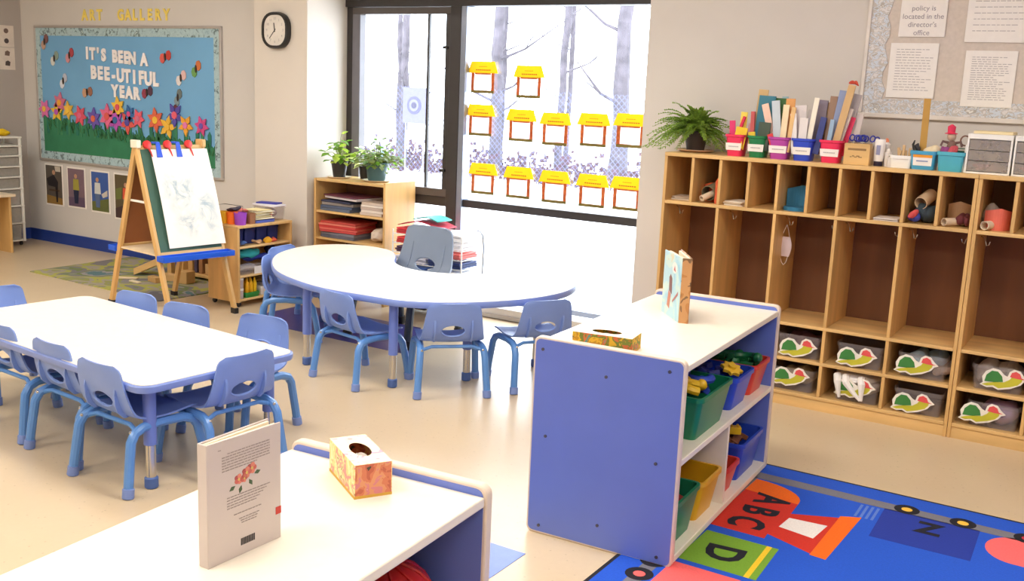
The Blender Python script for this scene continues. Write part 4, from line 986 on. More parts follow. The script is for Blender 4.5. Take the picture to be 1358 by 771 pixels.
cardz = [(-1.835, 5.02, .014, .20, (214, 40, 80), -.05, .30, 'thin crimson stick in the first pail', 'stick'), (-1.80, 5.00, .06, .14, (238, 200, 50), -.1, .12, 'yellow shape in the first pail', 'toy'), (-1.80, 5.04, .034, .215, (238, 214, 90), -.04, .03, 'yellow topped rod in the first pail', 'rod'), (-1.775, 5.05, .045, .16, (226, 170, 190), -.1, .2, 'pink card in the first pail', 'card'),
 (-1.725, 5.05, .05, .33, (206, 172, 120), -.02, .06, 'tall tan board in the green pail', 'board'), (-1.690, 5.03, .085, .30, (60, 122, 140), -.04, .04, 'teal book standing in the green pail', 'book'), (-1.675, 4.995, .060, .17, (70, 84, 70), -.03, .05, 'dark patterned card at the front of the green pail', 'card'), (-1.72, 4.99, .035, .12, (232, 196, 60), -.05, -.12, 'small yellow card in the green pail', 'card'),
 (-1.615, 5.02, .035, .27, (240, 200, 180), -.03, -.30, 'pale pink folder leaning left in the magenta pail', 'folder'), (-1.60, 5.05, .10, .29, (70, 112, 62), -.02, .02, 'olive green folder at the back of the magenta pail', 'folder'), (-1.595, 5.01, .04, .28, (198, 208, 216), -.03, -.14, 'pale grey folder in the magenta pail', 'folder'), (-1.575, 5.0, .03, .26, (240, 220, 180), -.03, .02, 'cream folder in the magenta pail', 'folder'), (-1.560, 5.03, .045, .29, (222, 160, 96), -.02, .0, 'orange tan folder at the right of the magenta pail', 'folder'), (-1.605, 4.985, .028, .12, (214, 60, 60), -.03, -.35, 'small red card at the front of the magenta pail', 'card'),
 (-1.495, 5.03, .055, .26, (222, 214, 214), -.02, -.05, 'white sheaf at the left of the blue pail', 'papers'), (-1.46, 5.05, .07, .24, (206, 198, 196), -.04, .1, 'grey white sheaf in the middle of the blue pail', 'papers'), (-1.45, 5.0, .024, .30, (240, 232, 214), -.02, .10, 'tall cream strip in the blue pail', 'paper strip'), (-1.425, 5.05, .055, .29, (132, 120, 132), -.02, .06, 'grey board at the right of the blue pail', 'board'),
 (-1.365, 5.03, .035, .31, (150, 120, 100), -.02, .05, 'brown board at the left of the last pail', 'board'), (-1.345, 5.02, .035, .34, (140, 152, 186), -.02, .12, 'slate blue board in the last pail', 'board'), (-1.325, 5.0, .035, .37, (206, 170, 120), -.02, .18, 'tan board in the last pail', 'board'), (-1.30, 5.04, .035, .22, (226, 60, 96), -.02, .22, 'crimson folder in the last pail', 'folder'), (-1.31, 5.05, .05, .33, (176, 166, 166), -.02, .20, 'grey board behind the tan board of the last pail', 'board'),
 (-1.845, 5.05, .03, .17, (226, 60, 120), -.06, -.10, 'pink handled shape at the left of the first pail', 'toy'), (-1.79, 4.985, .045, .105, (240, 196, 40), -.1, -.25, 'round yellow shape at the front of the first pail', 'toy'), (-1.82, 5.06, .02, .19, (60, 90, 60), -.04, .12, 'dark green stick in the first pail', 'stick'),
 (-1.66, 5.05, .03, .24, (196, 214, 206), -.03, .10, 'pale mint card at the right of the green pail', 'card'), (-1.735, 5.02, .02, .22, (196, 90, 90), -.03, -.04, 'thin red card at the left of the green pail', 'card'),
 (-1.625, 5.04, .03, .25, (226, 90, 110), -.03, -.22, 'rose folder leaning left in the magenta pail', 'folder'), (-1.545, 5.0, .02, .25, (232, 190, 130), -.03, .06, 'narrow buff folder at the right of the magenta pail', 'folder'), (-1.585, 5.06, .03, .30, (150, 180, 190), -.02, -.05, 'blue grey folder behind the magenta pail folders', 'folder'),
 (-1.51, 5.0, .03, .22, (236, 230, 226), -.03, -.12, 'short white sheaf leaning left in the blue pail', 'papers'), (-1.475, 4.99, .04, .20, (228, 220, 216), -.04, .0, 'white sheaf at the front of the blue pail', 'papers'), (-1.41, 5.01, .03, .21, (60, 70, 130), -.03, .14, 'dark blue card at the right of the blue pail', 'card'),
 (-1.375, 5.06, .04, .28, (186, 150, 110), -.02, .0, 'light brown board at the back left of the last pail', 'board'), (-1.35, 4.99, .02, .20, (150, 176, 200), -.03, .08, 'pale blue strip at the front of the last pail', 'paper strip'), (-1.315, 5.02, .02, .26, (214, 200, 190), -.02, .24, 'thin white board leaning right in the last pail', 'board')]
for (x, y, w_, h, c, tl, ry, lab, cat) in cardz: card({'stick': 'craft_stick', 'toy': 'toy_piece', 'rod': 'rod'}.get(cat, cat.replace(' ', '_')), lab, x, y, PZ+.03, w_, h-.03, c, tl, ry, .006 if w_ > .02 else .012, cat)
o = cloth('red_clip', (0, 0, 0), (.05, .02, .03), (206, 80, 60), 71); o.location = (-1.257, 5.0, LT+.378); o = tag(o, 'red clip on top of the tan board of the last pail', 'clip')
card('envelope', 'white envelope leaning between the last pail and the wooden box', -1.262, 5.06, LT, .045, .24, (214, 202, 196), -.03, .12, .006, 'envelope')
# wooden box with blue scissors
wbx = thing('wooden_box', 'small wooden box holding blue scissors on the lockers', 'box', (-1.205, 5.02, LT)); WX, WY_, WZ = .118, .09, .10
for (nm, a) in (('front', (-WX/2, WX/2, -WY_/2, -WY_/2+.006, 0, WZ)), ('back', (-WX/2, WX/2, WY_/2-.006, WY_/2, 0, WZ)), ('side', (-WX/2, -WX/2+.006, -WY_/2+.0062, WY_/2-.0062, 0, WZ)), ('side', (WX/2-.006, WX/2, -WY_/2+.0062, WY_/2-.0062, 0, WZ)), ('bottom', (-WX/2+.0062, WX/2-.0062, -WY_/2+.0062, WY_/2-.0062, 0, .006))): box(nm, maple_x, *a, wbx, .001)
b = MB(); random.seed(5); b.box(-.042, .042, -.0462, -.045, .068, .078); b.build('lettering_strip', M('box_print', (150, 118, 76), .7), wbx); b = MB()
for k in range(5): b.box(-.03+k*.01, -.022+k*.012, -.0462, -.045, .035+.004*(k % 2), .039+.005*(k % 2))
b.build('lettering_strip', M('box_print', (150, 118, 76), .7), wbx)
for k in range(5):
    t = thing('scissors', 'blue handled scissors in the wooden box, %s from the left' % ('first', 'second', 'third', 'fourth', 'fifth')[k], 'scissors', (-1.245+k*.02, 5.02, LT+.010), 0, 'blue scissors in the wooden box')
    for s in (-1, 1): MB().tube([(s*.010+.011*math.cos(a), .006*s, .115+.014*math.sin(a)) for a in [2*PI*j/12 for j in range(12)]], .0035, 6, close=True).build('handle', M('scissor_blue', (40, 50, 160), .4), t)
    MB().prism([(-.006, .0), (0, -.002), (.006, .0), (.004, .10), (-.004, .10)], -.001, .001, 'y').build('blade', chrome, t); t.rotation_euler = (0, random.uniform(-.15, .25), random.uniform(-.5, .5))
# glue bottle and small bottles
def bottle(lab, x, y, r, h, col, cap, capcol, body2=None):
    t = thing('bottle', lab, 'bottle', (x, y, LT)); MB().lathe([(r*.95, 0), (r, .004), (r, h*.78), (r*.5, h*.84), (r*.45, h*.86)], 16).build('body', rgb(col, .3), t)
    MB().lathe([(r*.5, h*.86), (r*.5, h*.93), (r*.2, h)], 12).build('cap', rgb(capcol, .4), t); return t
gl = thing('glue_bottle', 'white glue tube standing on its dark cap beside the wooden box', 'bottle', (-1.113, 5.02, LT))
MB().lathe([(.019, 0), (.020, .002), (.020, .022)], 16).build('cap', rgb((40, 34, 60), .4), gl); MB().loft([[(.021*math.cos(2*PI*k/16), .021*math.sin(2*PI*k/16), .0225) for k in range(16)], [(.024*math.cos(2*PI*k/16), .022*math.sin(2*PI*k/16), .06) for k in range(16)], [(.026*math.cos(2*PI*k/16), .004*math.sin(2*PI*k/16), .125) for k in range(16)]]).build('tube', rgb((236, 230, 224), .4), gl)
MB().obox((0, -.0215, .075), (.018, .002, .045)).build('label', rgb((150, 150, 180), .6), gl)
bottle('orange capped white bottle behind the glue tube', -1.095, 5.075, .02, .13, (232, 226, 220), .02, (226, 130, 90)); bottle('low white bottle right of the glue tube', -1.073, 5.03, .016, .085, (228, 220, 212), .02, (236, 230, 224)); bottle('small white bottle before the white basket', -1.055, 5.0, .014, .055, (222, 216, 210), .02, (120, 110, 100))
bk = thing('white_basket', 'small white tub of pegs between the bottles and the blue bin', 'basket', (-1.005, 5.02, LT)); tub(.095, .085, .058, .92, .004, .012, .004).build('tub', white_m, bk)
for k in range(5): card('wooden_peg', 'tan wooden peg in the small white tub, %s from the left' % ('first', 'second', 'third', 'fourth', 'fifth')[k], -1.03+k*.013, 5.02+.01*(k % 2), LT+.006, .012, .075+.012*(k % 3), (206, 170, 124), -.1, random.uniform(-.2, .2), .010, 'peg', 'wooden pegs in the white tub')
# blue and teal bins
def obin(lab, x, col, w_, h=.085): t = thing('desk_bin', lab, 'bin', (x, 5.03, LT), 0, 'blue bins on the lockers'); tub(w_, .12, h, .88, .004, .012, .005).build('tub', rgb(col, .4), t); return t
t1 = obin('blue bin with an orange and white label on the lockers', -.908, (70, 160, 200), .108)
MB().loft([[(-.04, -.0545, .018), (.04, -.0545, .018), (.042, -.0585, .068), (-.042, -.0585, .068)], [(-.04, -.0565, .018), (.04, -.0565, .018), (.042, -.0605, .068), (-.042, -.0605, .068)]]).build('label', paper_m, t1)
MB().loft([[(-.0415, -.0595, .055), (.0415, -.0595, .055), (.042, -.0607, .068), (-.042, -.0607, .068)], [(-.0415, -.0605, .055), (.0415, -.0605, .055), (.042, -.0617, .068), (-.042, -.0617, .068)]]).build('label_band', rgb((240, 160, 50), .6), t1)
MB().box(-.026, .024, -.0605, -.0585, .036, .042).build('label_print', rgb((150, 160, 190), .7), t1)
t2_ = obin('turquoise bin of toy figures on the lockers', -.790, (80, 176, 196), .112, .088)
card('wooden_ruler', 'wooden ruler standing in the blue labelled bin', -.925, 5.05, LT+.006, .030, .315, (190, 146, 70), -.02, -.02, .005, 'ruler')
heap('cream_shell', 'cream shell in the blue labelled bin', -.885, 5.03, LT+.06, .08, .07, .05, (232, 214, 180), 51, 'toy'); heap('dark_toy', 'dark toy at the left of the blue labelled bin', -.95, 5.03, LT+.07, .03, .05, .05, (70, 66, 70), 52, 'toy')
dn = thing('dark_clip', 'black peg sticking out left of the ruler', 'peg', (-.955, 5.02, LT+.08)); MB().tube([(0, 0, 0), (-.01, 0, .03), (-.004, 0, .05)], [.008, .006, .003], 6).build('peg', black_m, dn)
# toy figure with a pink hat
fg = thing('toy_figure', 'small brown toy figure in a pink hat perched on the turquoise bin', 'toy figure', (-.80, 5.03, LT+.075))
MB().loft([[(.022*math.cos(2*PI*k/12)*a, .018*math.sin(2*PI*k/12)*a, z) for k in range(12)] for z, a in ((0, .9), (.02, 1.1), (.05, .8), (.062, .45))]).build('body', rgb((120, 90, 80), .6), fg)
MB().ball((-.004, -.002, .080), .020, (1, 1, 1.05), 12, 8).build('head', rgb((206, 176, 150), .6), fg); MB().lathe([(.027, .092), (.028, .095), (.016, .098), (.018, .125), (.004, .135)], 14, (-.008, 0, 0)).build('hat', rgb((222, 50, 90), .6), fg)
for s in (-1, 1): MB().tube([(s*.016, 0, .052), (s*.038, -.01, .058), (s*.045, -.012, .036)], [.007, .006, .005], 7).build('arm', rgb((110, 80, 76), .6), fg)
MB().tube([(.055+.020*math.cos(a), 0, .065+.022*math.sin(a)) for a in [2*PI*k/14 for k in range(14)]], .004, 6, close=True).build('hoop', rgb((130, 96, 80), .6), fg)
heap('toy_bundle', 'pink and purple toys at the left of the turquoise bin', -.828, 5.02, LT+.066, .06, .06, .05, (150, 70, 130), 54, 'toy'); heap('toy_bundle', 'small red toy in the front of the turquoise bin', -.785, 4.995, LT+.072, .035, .04, .045, (196, 80, 90), 56, 'toy')
tg_ = thing('green_rack', 'small green wire tray in the right of the turquoise bin', 'tray', (-.757, 5.045, LT+.066)); b = MB()
for k in range(4): b.box(-.028, .028, -.03, .03, .012*k, .012*k+.003)
b.box(-.028, -.025, -.03, .03, 0, .05); b.box(.025, .028, -.03, .03, 0, .05); b.build('rack', rgb((40, 110, 80), .5), tg_)
card('white_box', 'narrow white card between the turquoise bin and the drawers', -.735, 5.04, LT, .010, .125, (236, 232, 226), 0, .03, .09, 'box')
# small clear drawer units
def minidraw(lab, x, w_, rows):
    t = thing('drawer_unit', lab, 'drawers', (x, 5.075, LT), 0, 'small white drawer units on the lockers')
    h = .175; D = .20; T = .008
    for (a) in ((-w_/2, -w_/2+T, -D/2, D/2, 0, h), (w_/2-T, w_/2, -D/2, D/2, 0, h)): box('side', white_m, *a, t, .001)
    box('top', white_m, -w_/2+T+.0002, w_/2-T-.0002, -D/2, D/2, h-T, h, t); box('bottom', white_m, -w_/2+T+.0002, w_/2-T-.0002, -D/2, D/2, 0, T, t); box('back', white_m, -w_/2+T+.0002, w_/2-T-.0002, D/2-.004, D/2, T+.0002, h-T-.0002, t)
    box('front_frame', white_m, -w_/2+T+.0002, w_/2-T-.0002, -D/2, -D/2+.003, h-.022, h-T-.0002, t)
    cols = [(220, 210, 206), (226, 170, 170), (160, 150, 120), (120, 110, 116)]; rh = (h-.034)/rows
    for r in range(rows):
        z = T+.003+r*rh; d = box('drawer', M('clear_drawer', (186, 176, 168), .3, .05, 20, alpha=.42), -w_/2+T+.002, w_/2-T-.002, -D/2+.002, -D/2+.005, z, z+rh-.003, t)
        box('drawer_tray', frost, -w_/2+T+.002, w_/2-T-.002, -D/2+.006, D/2-.01, z, z+.003, d)
        random.seed(r+int(w_*100)); b = MB()
        for k in range(12): b.obox((random.uniform(-w_/2+.035, w_/2-.035), random.uniform(-D/2+.02, -D/2+.07), z+.012+.012*(k%2)), (random.uniform(.02, .045), .014, .012), random.uniform(0, 3))
        b.build('drawer_contents', rgb(cols[(r+1) % 4], .7), d)
    return t
minidraw('clear fronted white drawer unit standing right of the turquoise bin', -.635, .185, 3); minidraw('small white drawer unit cut by the right picture edge', -.445, .18, 3)
card('cream_book', 'thin cream book lying on the clear fronted drawer unit', -.63, 5.08, LT+.1755, .16, .012, (232, 214, 170), 0, 0, .16, 'book')

# ================================================================== ALPHABET RUG
rug = thing('alphabet_rug', 'bright blue alphabet train rug with black edge', 'rug', (0, 0, 0))
RX0, RX1, RY1 = -1.335, 1.7, 4.035; RY0 = 1.55
rug.location = (RX0, RY0, 0); ro = Vector((RX0, RY0))
def rf(name, pts, col, k): return MB().prism([(p[0]-RX0, p[1]-RY0) for p in pts], .0055+.0003*(k-1), .0055+.0003*k).build(name, M('rug_%02x%02x%02x' % col, col, .95, .07, 150, .1), rug)
box('binding', M('rug_black', (26, 24, 30), .9), 0, RX1-RX0, 0, RY1-RY0, 0, .005, rug)
rf('pile', [(RX0+.014, RY0+.014), (RX1-.014, RY0+.014), (RX1-.014, RY1-.014), (RX0+.014, RY1-.014)], (26, 82, 196), 1)
GR = (118, 116, 124)
rf('track', [(-1.20, 3.845), (RX1-.1, 3.842), (RX1-.1, 3.888), (-1.20, 3.915)], GR, 2); rf('track', [(-1.235, 1.7), (-1.190, 1.7), (-1.185, 3.86), (-1.235, 3.86)], GR, 2)
RR, RO = (200, 44, 28), (238, 104, 14)
rf('engine_cab', [(-1.185, 3.30), (-.975, 3.30), (-.978, 3.345), (-.80, 3.275), (-.78, 3.66), (-.965, 3.572), (-.97, 3.69), (-1.185, 3.715)], RR, 2)
rf('engine_roof', [(-1.185, 3.70)]+[(-1.185+.215*math.sin(a)+.0, 3.69+.145*math.cos(a)) for a in [PI/2*k/8 for k in range(9)]]+[(-.97, 3.675)], RO, 3)
rf('smoke_stack', [(-.808, 3.268), (-.752, 3.262), (-.740, 3.70), (-.808, 3.665)], RO, 3)
rf('engine_window', [(-.965, 3.43), (-.835, 3.405), (-.823, 3.545), (-.958, 3.53)], (232, 226, 220), 3)
rf('letter_car', [(-1.163, 2.975), (-.893, 2.975), (-.905, 3.245), (-1.163, 3.245)], (116, 160, 44), 2); rf('car_trim', [(-.935, 2.975), (-.917, 2.975), (-.928, 3.245), (-.946, 3.245)], (236, 196, 40), 3)
rf('pink_car', [(-1.163, 2.62), (-.93, 2.62), (-.93, 2.945), (-1.163, 2.945)], (240, 100, 100), 2)
rf('letter_car', [(-.680, 3.552), (-.347, 3.557), (-.357, 3.850), (-.690, 3.850)], (28, 52, 150), 2)
rf('pink_car', [(-.325+.10-.10*math.cos(a), 3.74+.12*math.sin(a)) for a in [-PI/2+PI*k/14 for k in range(15)]]+[(.1, 3.86), (.1, 3.62)], (240, 104, 104), 2)
for k in range(4): rf('coal', [(-.770+.020*k, 3.70), (-.760+.020*k, 3.70), (-.763+.020*k, 3.83), (-.773+.020*k, 3.83)], (90, 122, 200), 2)
for i, (x, y, c) in enumerate(((-.618, 3.888, (240, 190, 70)), (-.420, 3.884, (240, 190, 70)), (-.205, 3.882, (190, 40, 60)), (-1.213, 2.905, (120, 40, 60)), (-1.213, 2.792, (240, 100, 96)), (.0, 3.882, (190, 40, 60)), (-1.213, 2.5, (240, 190, 70)))):
    rf('wheel', circ(x, y, .046, 20), (22, 20, 28), 3); rf('wheel_hub', circ(x, y, .020, 14), c, 4)
def rlet(s, x, y, size, rot, sx=1):
    o = text('rug_letter', s, size, M('rug_ink', (18, 18, 34), .9), rug, .0002, bold=.006, loc=(x-RX0, y-RY0, .0066), rot=(0, 0, rot), sx=sx); return o
for s, x, y in (('A', -1.068, 3.655), ('B', -1.072, 3.525), ('C', -1.078, 3.395)): rlet(s, x, y, .175, math.radians(-84), .82)
rlet('D', -1.052, 3.10, .175, math.radians(-84), .95); rlet('Z', -.515, 3.745, .15, math.radians(0), .85)

# ================================================================== PLAY RUG AND BLOCKS
pr_ = flat('play_rug', [(-7.10, 4.50), (-5.57, 4.45), (-5.53, 5.41), (-7.14, 5.445)], 0, .006, patch_mat('play_rug', [(104, 102, 108), (134, 130, 130), (142, 144, 84), (156, 148, 136), (166, 164, 80), (124, 120, 122), (112, 126, 78), (150, 146, 148), (86, 118, 126)], 2.4, .95, stretch=(1, 1.2, 1)))
tag(pr_, 'green and grey road map play rug beneath the easel', 'rug')
bs = thing('block_shelf', 'low wooden shelf of building blocks behind the easel', 'shelf unit', (-6.15, 5.13, .0065), math.radians(0))
for (nm, a) in (('side_panel', (0, .02, 0, .26, 0, .42)), ('side_panel', (.66, .68, 0, .26, 0, .42)), ('top_panel', (0, .68, 0, .26, .42, .44)), ('base_shelf', (.0205, .6595, 0, .26, .02, .045)), ('middle_shelf', (.0205, .6595, .01, .25, .22, .235)), ('back_panel', (.0205, .6595, .25, .26, .046, .4195))): box(nm, maple_x if 'shelf' in nm or 'top' in nm else maple, *a, bs, .002)
for k, (x, h, w_, c) in enumerate(((.05, .12, .05, (196, 150, 90)), (.12, .16, .03, (70, 60, 84)), (.17, .15, .04, (150, 104, 64)), (.24, .08, .09, (206, 164, 110)), (.36, .13, .06, (120, 90, 60)), (.44, .16, .04, (190, 146, 90)), (.50, .16, .04, (210, 160, 100)), (.56, .10, .05, (60, 60, 90)))):
    o = box('wooden_block', rgb(c, .6), 0, w_, 0, .12, 0, h, None, .003); o.location = (-6.15+x, 5.15, .0525)
    tag(o, ('tan', 'navy', 'brown', 'low wide tan', 'dark brown', 'tall ochre', 'tall orange tan', 'dark blue')[k]+' block on the bottom of the block shelf', 'block', 'blocks on the low shelf')
rp = thing('wooden_ramp', 'slotted wooden toy ramp tilted on the play rug', 'toy', (-6.45, 4.93, .0065), math.radians(22))
b = MB(); b.prism([(0, .0), (.30, .14), (.30, .19), (0, .05)], 0, .012, 'y'); b.build('side_board', maple_x, rp); MB().prism([(0, .0), (.30, .14), (.30, .19), (0, .05)], .108, .12, 'y').build('side_board', maple_x, rp)
MB().prism([(0, .02), (.30, .16), (.30, .172), (0, .032)], .0125, .1075, 'y').build('deck', maple_x, rp)
for k in range(2): MB().prism([(.05+.12*k, .0575-.0+.055*k+.002), (.12+.12*k, .088+.055*k+.002), (.12+.12*k, .090+.055*k+.002), (.05+.12*k, .0595+.055*k+.002)], .03, .09, 'y').build('slot', rgb((60, 40, 24), .8), rp)
box('support', maple, .262, .294, .03, .09, 0, .137, rp)
for k, (x, y, sz, c, r_) in enumerate(((-6.08, 4.98, (.14, .06, .05), (206, 166, 112), .3), (-6.12, 4.86, (.12, .05, .04), (196, 156, 100), -.2), (-5.93, 4.99, (.09, .09, .09), (200, 160, 104), .1), (-6.36, 4.80, (.16, .04, .012), (226, 206, 170), .5), (-6.2, 4.75, (.12, .03, .012), (230, 214, 180), -.1))):
    o = box('wooden_block', rgb(c, .6), -sz[0]/2, sz[0]/2, -sz[1]/2, sz[1]/2, 0, sz[2], None, .003); o.location = (x, y, .0065); o.rotation_euler = (0, 0, r_)
    tag(o, ('long tan block by the toy ramp', 'short tan block before the toy ramp', 'square tan block in front of the block shelf', 'thin cream plank left of the blocks on the play rug', 'thin cream plank nearest the easel on the play rug')[k], 'block', 'blocks on the play rug')

# ================================================================== EASEL
eth = 1.436; ex, ey, ew, es, eh = -5.33, 4.37, .461, .72, 1.075
ez = thing('easel', 'double sided wooden childs easel holding a sheet with pale blue paint', 'easel', (ex, ey, .0), eth)
# local: x along the width, -y towards the front face (nearer the camera)
sl = math.atan2(es/2, eh)
def eleg(x, s, foot=True):
    o = MB().loft([[(x-.011, s*es/2*(1-z/eh)-.02, z), (x+.011, s*es/2*(1-z/eh)-.02, z), (x+.011, s*es/2*(1-z/eh)+.02, z), (x-.011, s*es/2*(1-z/eh)+.02, z)] for z in (.035, eh)]).build('leg', maple, ez, .002)
    c = (x, s*es/2*(1-.018/eh)); MB().box(c[0]-.014, c[0]+.014, c[1]-.023, c[1]+.023, .0, .036).build('foot_cap', black_m, o)
for x in (-ew/2, ew/2):
    eleg(x, -1); eleg(x, 1)
    MB().obox((x, 0, eh+.004), (.03, .075, .05)).build('hinge_cap', M('hinge_white', (236, 226, 206), .5) if x < 0 else maple, ez, .004)
    MB().obox((x+(.014 if x < 0 else -.014), 0, .72), (.004, .25, .014)).build('spreader', white_m, ez)
def pt(v, u_, off):  # on the slanted front face: u across, v height, off outwards
    s = -1
    y = s*es/2*(1-v/eh); n_ = Vector((0, s*math.cos(sl), math.sin(sl))); return Vector((u_, y, v))+n_*off
def slant(name, u0, u1, v0, v1, o0, o1, mat, par=ez, side=-1):
    P = [pt(v0, u0, o0), pt(v0, u1, o0), pt(v1, u1, o0), pt(v1, u0, o0)]; Q = [pt(v0, u0, o1), pt(v0, u1, o1), pt(v1, u1, o1), pt(v1, u0, o1)]
    if side > 0: P = [Vector((p.x, -p.y, p.z)) for p in P]; Q = [Vector((p.x, -p.y, p.z)) for p in Q]
    return MB().loft([P, Q]).build(name, mat, par)
slant('chalkboard', -ew/2+.012, ew/2-.012, .42, 1.04, .012, .020, M('chalk_green', (62, 96, 82), .7, .06, 8)); slant('hardboard', -ew/2+.012, ew/2-.012, .42, 1.04, .012, .020, M('hardboard_brown', (160, 98, 56), .6, .05, 8), side=1)
slant('cross_rail', -ew/2+.012, ew/2-.012, .385, .42, -.005, .018, maple_x); slant('cross_rail', -ew/2+.012, ew/2-.012, .385, .42, -.005, .018, maple_x, side=1)
slant('top_rail', -ew/2+.012, ew/2-.012, 1.04, 1.065, -.002, .018, maple_x)
bt = M('tray_blue', (30, 92, 216), .4, .04, 8)
def tray(s):
    y = s*es/2*(1-.40/eh)
    b = MB(); x0, x1 = -ew/2-.025, ew/2+.025; y0, y1 = (y-.105, y-.02) if s < 0 else (y+.02, y+.105)
    b.box(x0, x1, y0, y1, .375, .380); b.box(x0, x1, y0, y0+.006, .3805, .410); b.box(x0, x1, y1-.006, y1, .3805, .410); b.box(x0, x0+.006, y0+.0062, y1-.0062, .3805, .410); b.box(x1-.006, x1, y0+.0062, y1-.0062, .3805, .410)
    return b.build('paint_tray', bt, ez, .002)
tray(-1); tray(1)
MB().box(-ew/2-.005, ew/2+.005, -.21, .21, .400, .410).build('shelf_board', M('easel_board', (230, 206, 170), .6), ez)
# the sheet of paper: its own thing, gently curling
pp = thing('painting_sheet', 'white sheet with pale blue brush strokes clipped to the easel', 'painting', (ex, ey, 0), eth)
b = MB(); nU, nV = 10, 14; U0, U1, V0, V1 = -.160, .245, .437, 1.035
def pcurl(u, v): f = (v-V0)/(V1-V0); return .034+.012*math.sin(PI*f)*.8+(.006*math.sin(u*14))*(1-f)
g_ = [[pt(V0+(V1-V0)*j/nV, U0+(U1-U0)*i/nU-.02*(1-j/nV)*0, pcurl(U0+(U1-U0)*i/nU, V0+(V1-V0)*j/nV)) for i in range(nU+1)] for j in range(nV+1)]
for j in range(nV):
    for i in range(nU): b.quad(g_[j][i], g_[j][i+1], g_[j+1][i+1], g_[j+1][i])
bmesh.ops.remove_doubles(b.bm, verts=b.bm.verts, dist=1e-5)
def paint_mat():
    m = bpy.data.materials.new('painted_paper'); m.use_nodes = True; nt = m.node_tree; L = nt.links; bs_ = nt.nodes['Principled BSDF']; bs_.inputs['Roughness'].default_value = .8
    tc = nt.nodes.new('ShaderNodeTexCoord'); n = nt.nodes.new('ShaderNodeTexNoise'); n.inputs['Scale'].default_value = 9; n.inputs['Detail'].default_value = 6; n.inputs['Roughness'].default_value = .7; n.inputs['Distortion'].default_value = 1.2
    L.new(tc.outputs['Object'], n.inputs[0])
    def blob(c, r):
        mp = nt.nodes.new('ShaderNodeVectorMath'); mp.operation = 'SUBTRACT'; mp.inputs[1].default_value = c; L.new(tc.outputs['Object'], mp.inputs[0])
        sc2 = nt.nodes.new('ShaderNodeVectorMath'); sc2.operation = 'DIVIDE'; sc2.inputs[1].default_value = r; L.new(mp.outputs[0], sc2.inputs[0])
        ln = nt.nodes.new('ShaderNodeVectorMath'); ln.operation = 'LENGTH'; L.new(sc2.outputs[0], ln.inputs[0])
        mr = nt.nodes.new('ShaderNodeMapRange'); mr.inputs[1].default_value = .3; mr.inputs[2].default_value = 1.1; mr.inputs[3].default_value = 1; mr.inputs[4].default_value = 0; L.new(ln.outputs['Value'], mr.inputs[0]); return mr.outputs[0]
    a = blob((-.02, -.10, .80), (.15, 3, .18)); c = blob((.15, -.15, .66), (.09, 3, .18)); d = blob((.02, -.2, .60), (.12, 3, .10))
    mx = nt.nodes.new('ShaderNodeMath'); mx.operation = 'MAXIMUM'; L.new(a, mx.inputs[0]); L.new(c, mx.inputs[1])
    m3 = nt.nodes.new('ShaderNodeMath'); m3.operation = 'MAXIMUM'; L.new(mx.outputs[0], m3.inputs[0]); L.new(d, m3.inputs[1])
    r = nt.nodes.new('ShaderNodeValToRGB'); r.color_ramp.elements[0].position = .40; r.color_ramp.elements[0].color = (0, 0, 0, 1); r.color_ramp.elements[1].position = .60; r.color_ramp.elements[1].color = (.85, .85, .85, 1); L.new(n.outputs[0], r.inputs[0])
    ml = nt.nodes.new('ShaderNodeMath'); ml.operation = 'MULTIPLY'; L.new(r.outputs[0], ml.inputs[0]); L.new(m3.outputs[0], ml.inputs[1])
    mc = nt.nodes.new('ShaderNodeMix'); mc.data_type = 'RGBA'; mc.inputs[6].default_value = lin((250, 244, 232)); mc.inputs[7].default_value = lin((150, 172, 184))
    L.new(ml.outputs[0], mc.inputs[0]); L.new(mc.outputs[2], bs_.inputs['Base Color']); return m
b.build('sheet', paint_mat(), pp, solid=.0008, sharp=80)
for k, (u, c) in enumerate(((-.175, 0), (-.105, 1), (-.035, 0), (.035, 1), (.115, 0))):
    lab = ('first red clip at the left of the easel top', 'first blue clip on the easel top', 'middle red clip on the easel top', 'second blue clip on the easel top', 'last red clip at the right of the easel top')[k]
    t = thing('clip', lab, 'clip', (ex, ey, 0), eth, 'clips on the easel'); cm_ = rgb(((214, 44, 44), (40, 84, 214))[c], .4)
    if c: 
        P = [pt(.985, u-.020, .036), pt(.985, u+.020, .036), pt(1.075, u+.014, .040), pt(1.075, u-.014, .040)]; Q = [pt(.985, u-.020, .042), pt(.985, u+.020, .042), pt(1.075, u+.014, .046), pt(1.075, u-.014, .046)]
        MB().loft([P, Q]).build('front_jaw', cm_, t, .002); q = pt(1.08, u, .018); MB().obox(q, (.03, .05, .012)).build('spring_end', cm_, t, .002)
    else:
        q = pt(1.065, u, .034); MB().lathe([(.010, -.012), (.026, -.008), (.026, .008), (.010, .012)], 14).rot(PI/2-.3, 'X').move(q).build('round_jaw', cm_, t)
        q2 = pt(1.02, u+.012, .040); MB().tube([q, q2, pt(.99, u+.02, .038)], [.007, .005, .003], 6).build('lever', cm_, t)
brs = thing('paint_brush', 'dark handled brush lying in the blue easel tray', 'brush', (ex, ey, 0), eth); yb2 = -es/2*(1-.40/eh)-.055
MB().tube([(-.12, yb2, .387), (.04, yb2+.004, .387)], [.004, .005], 8).build('handle', black_m, brs); MB().tube([(.04, yb2+.004, .387), (.08, yb2+.005, .387)], [.0055, .003], 8).build('bristles', rgb((90, 70, 60), .8), brs)

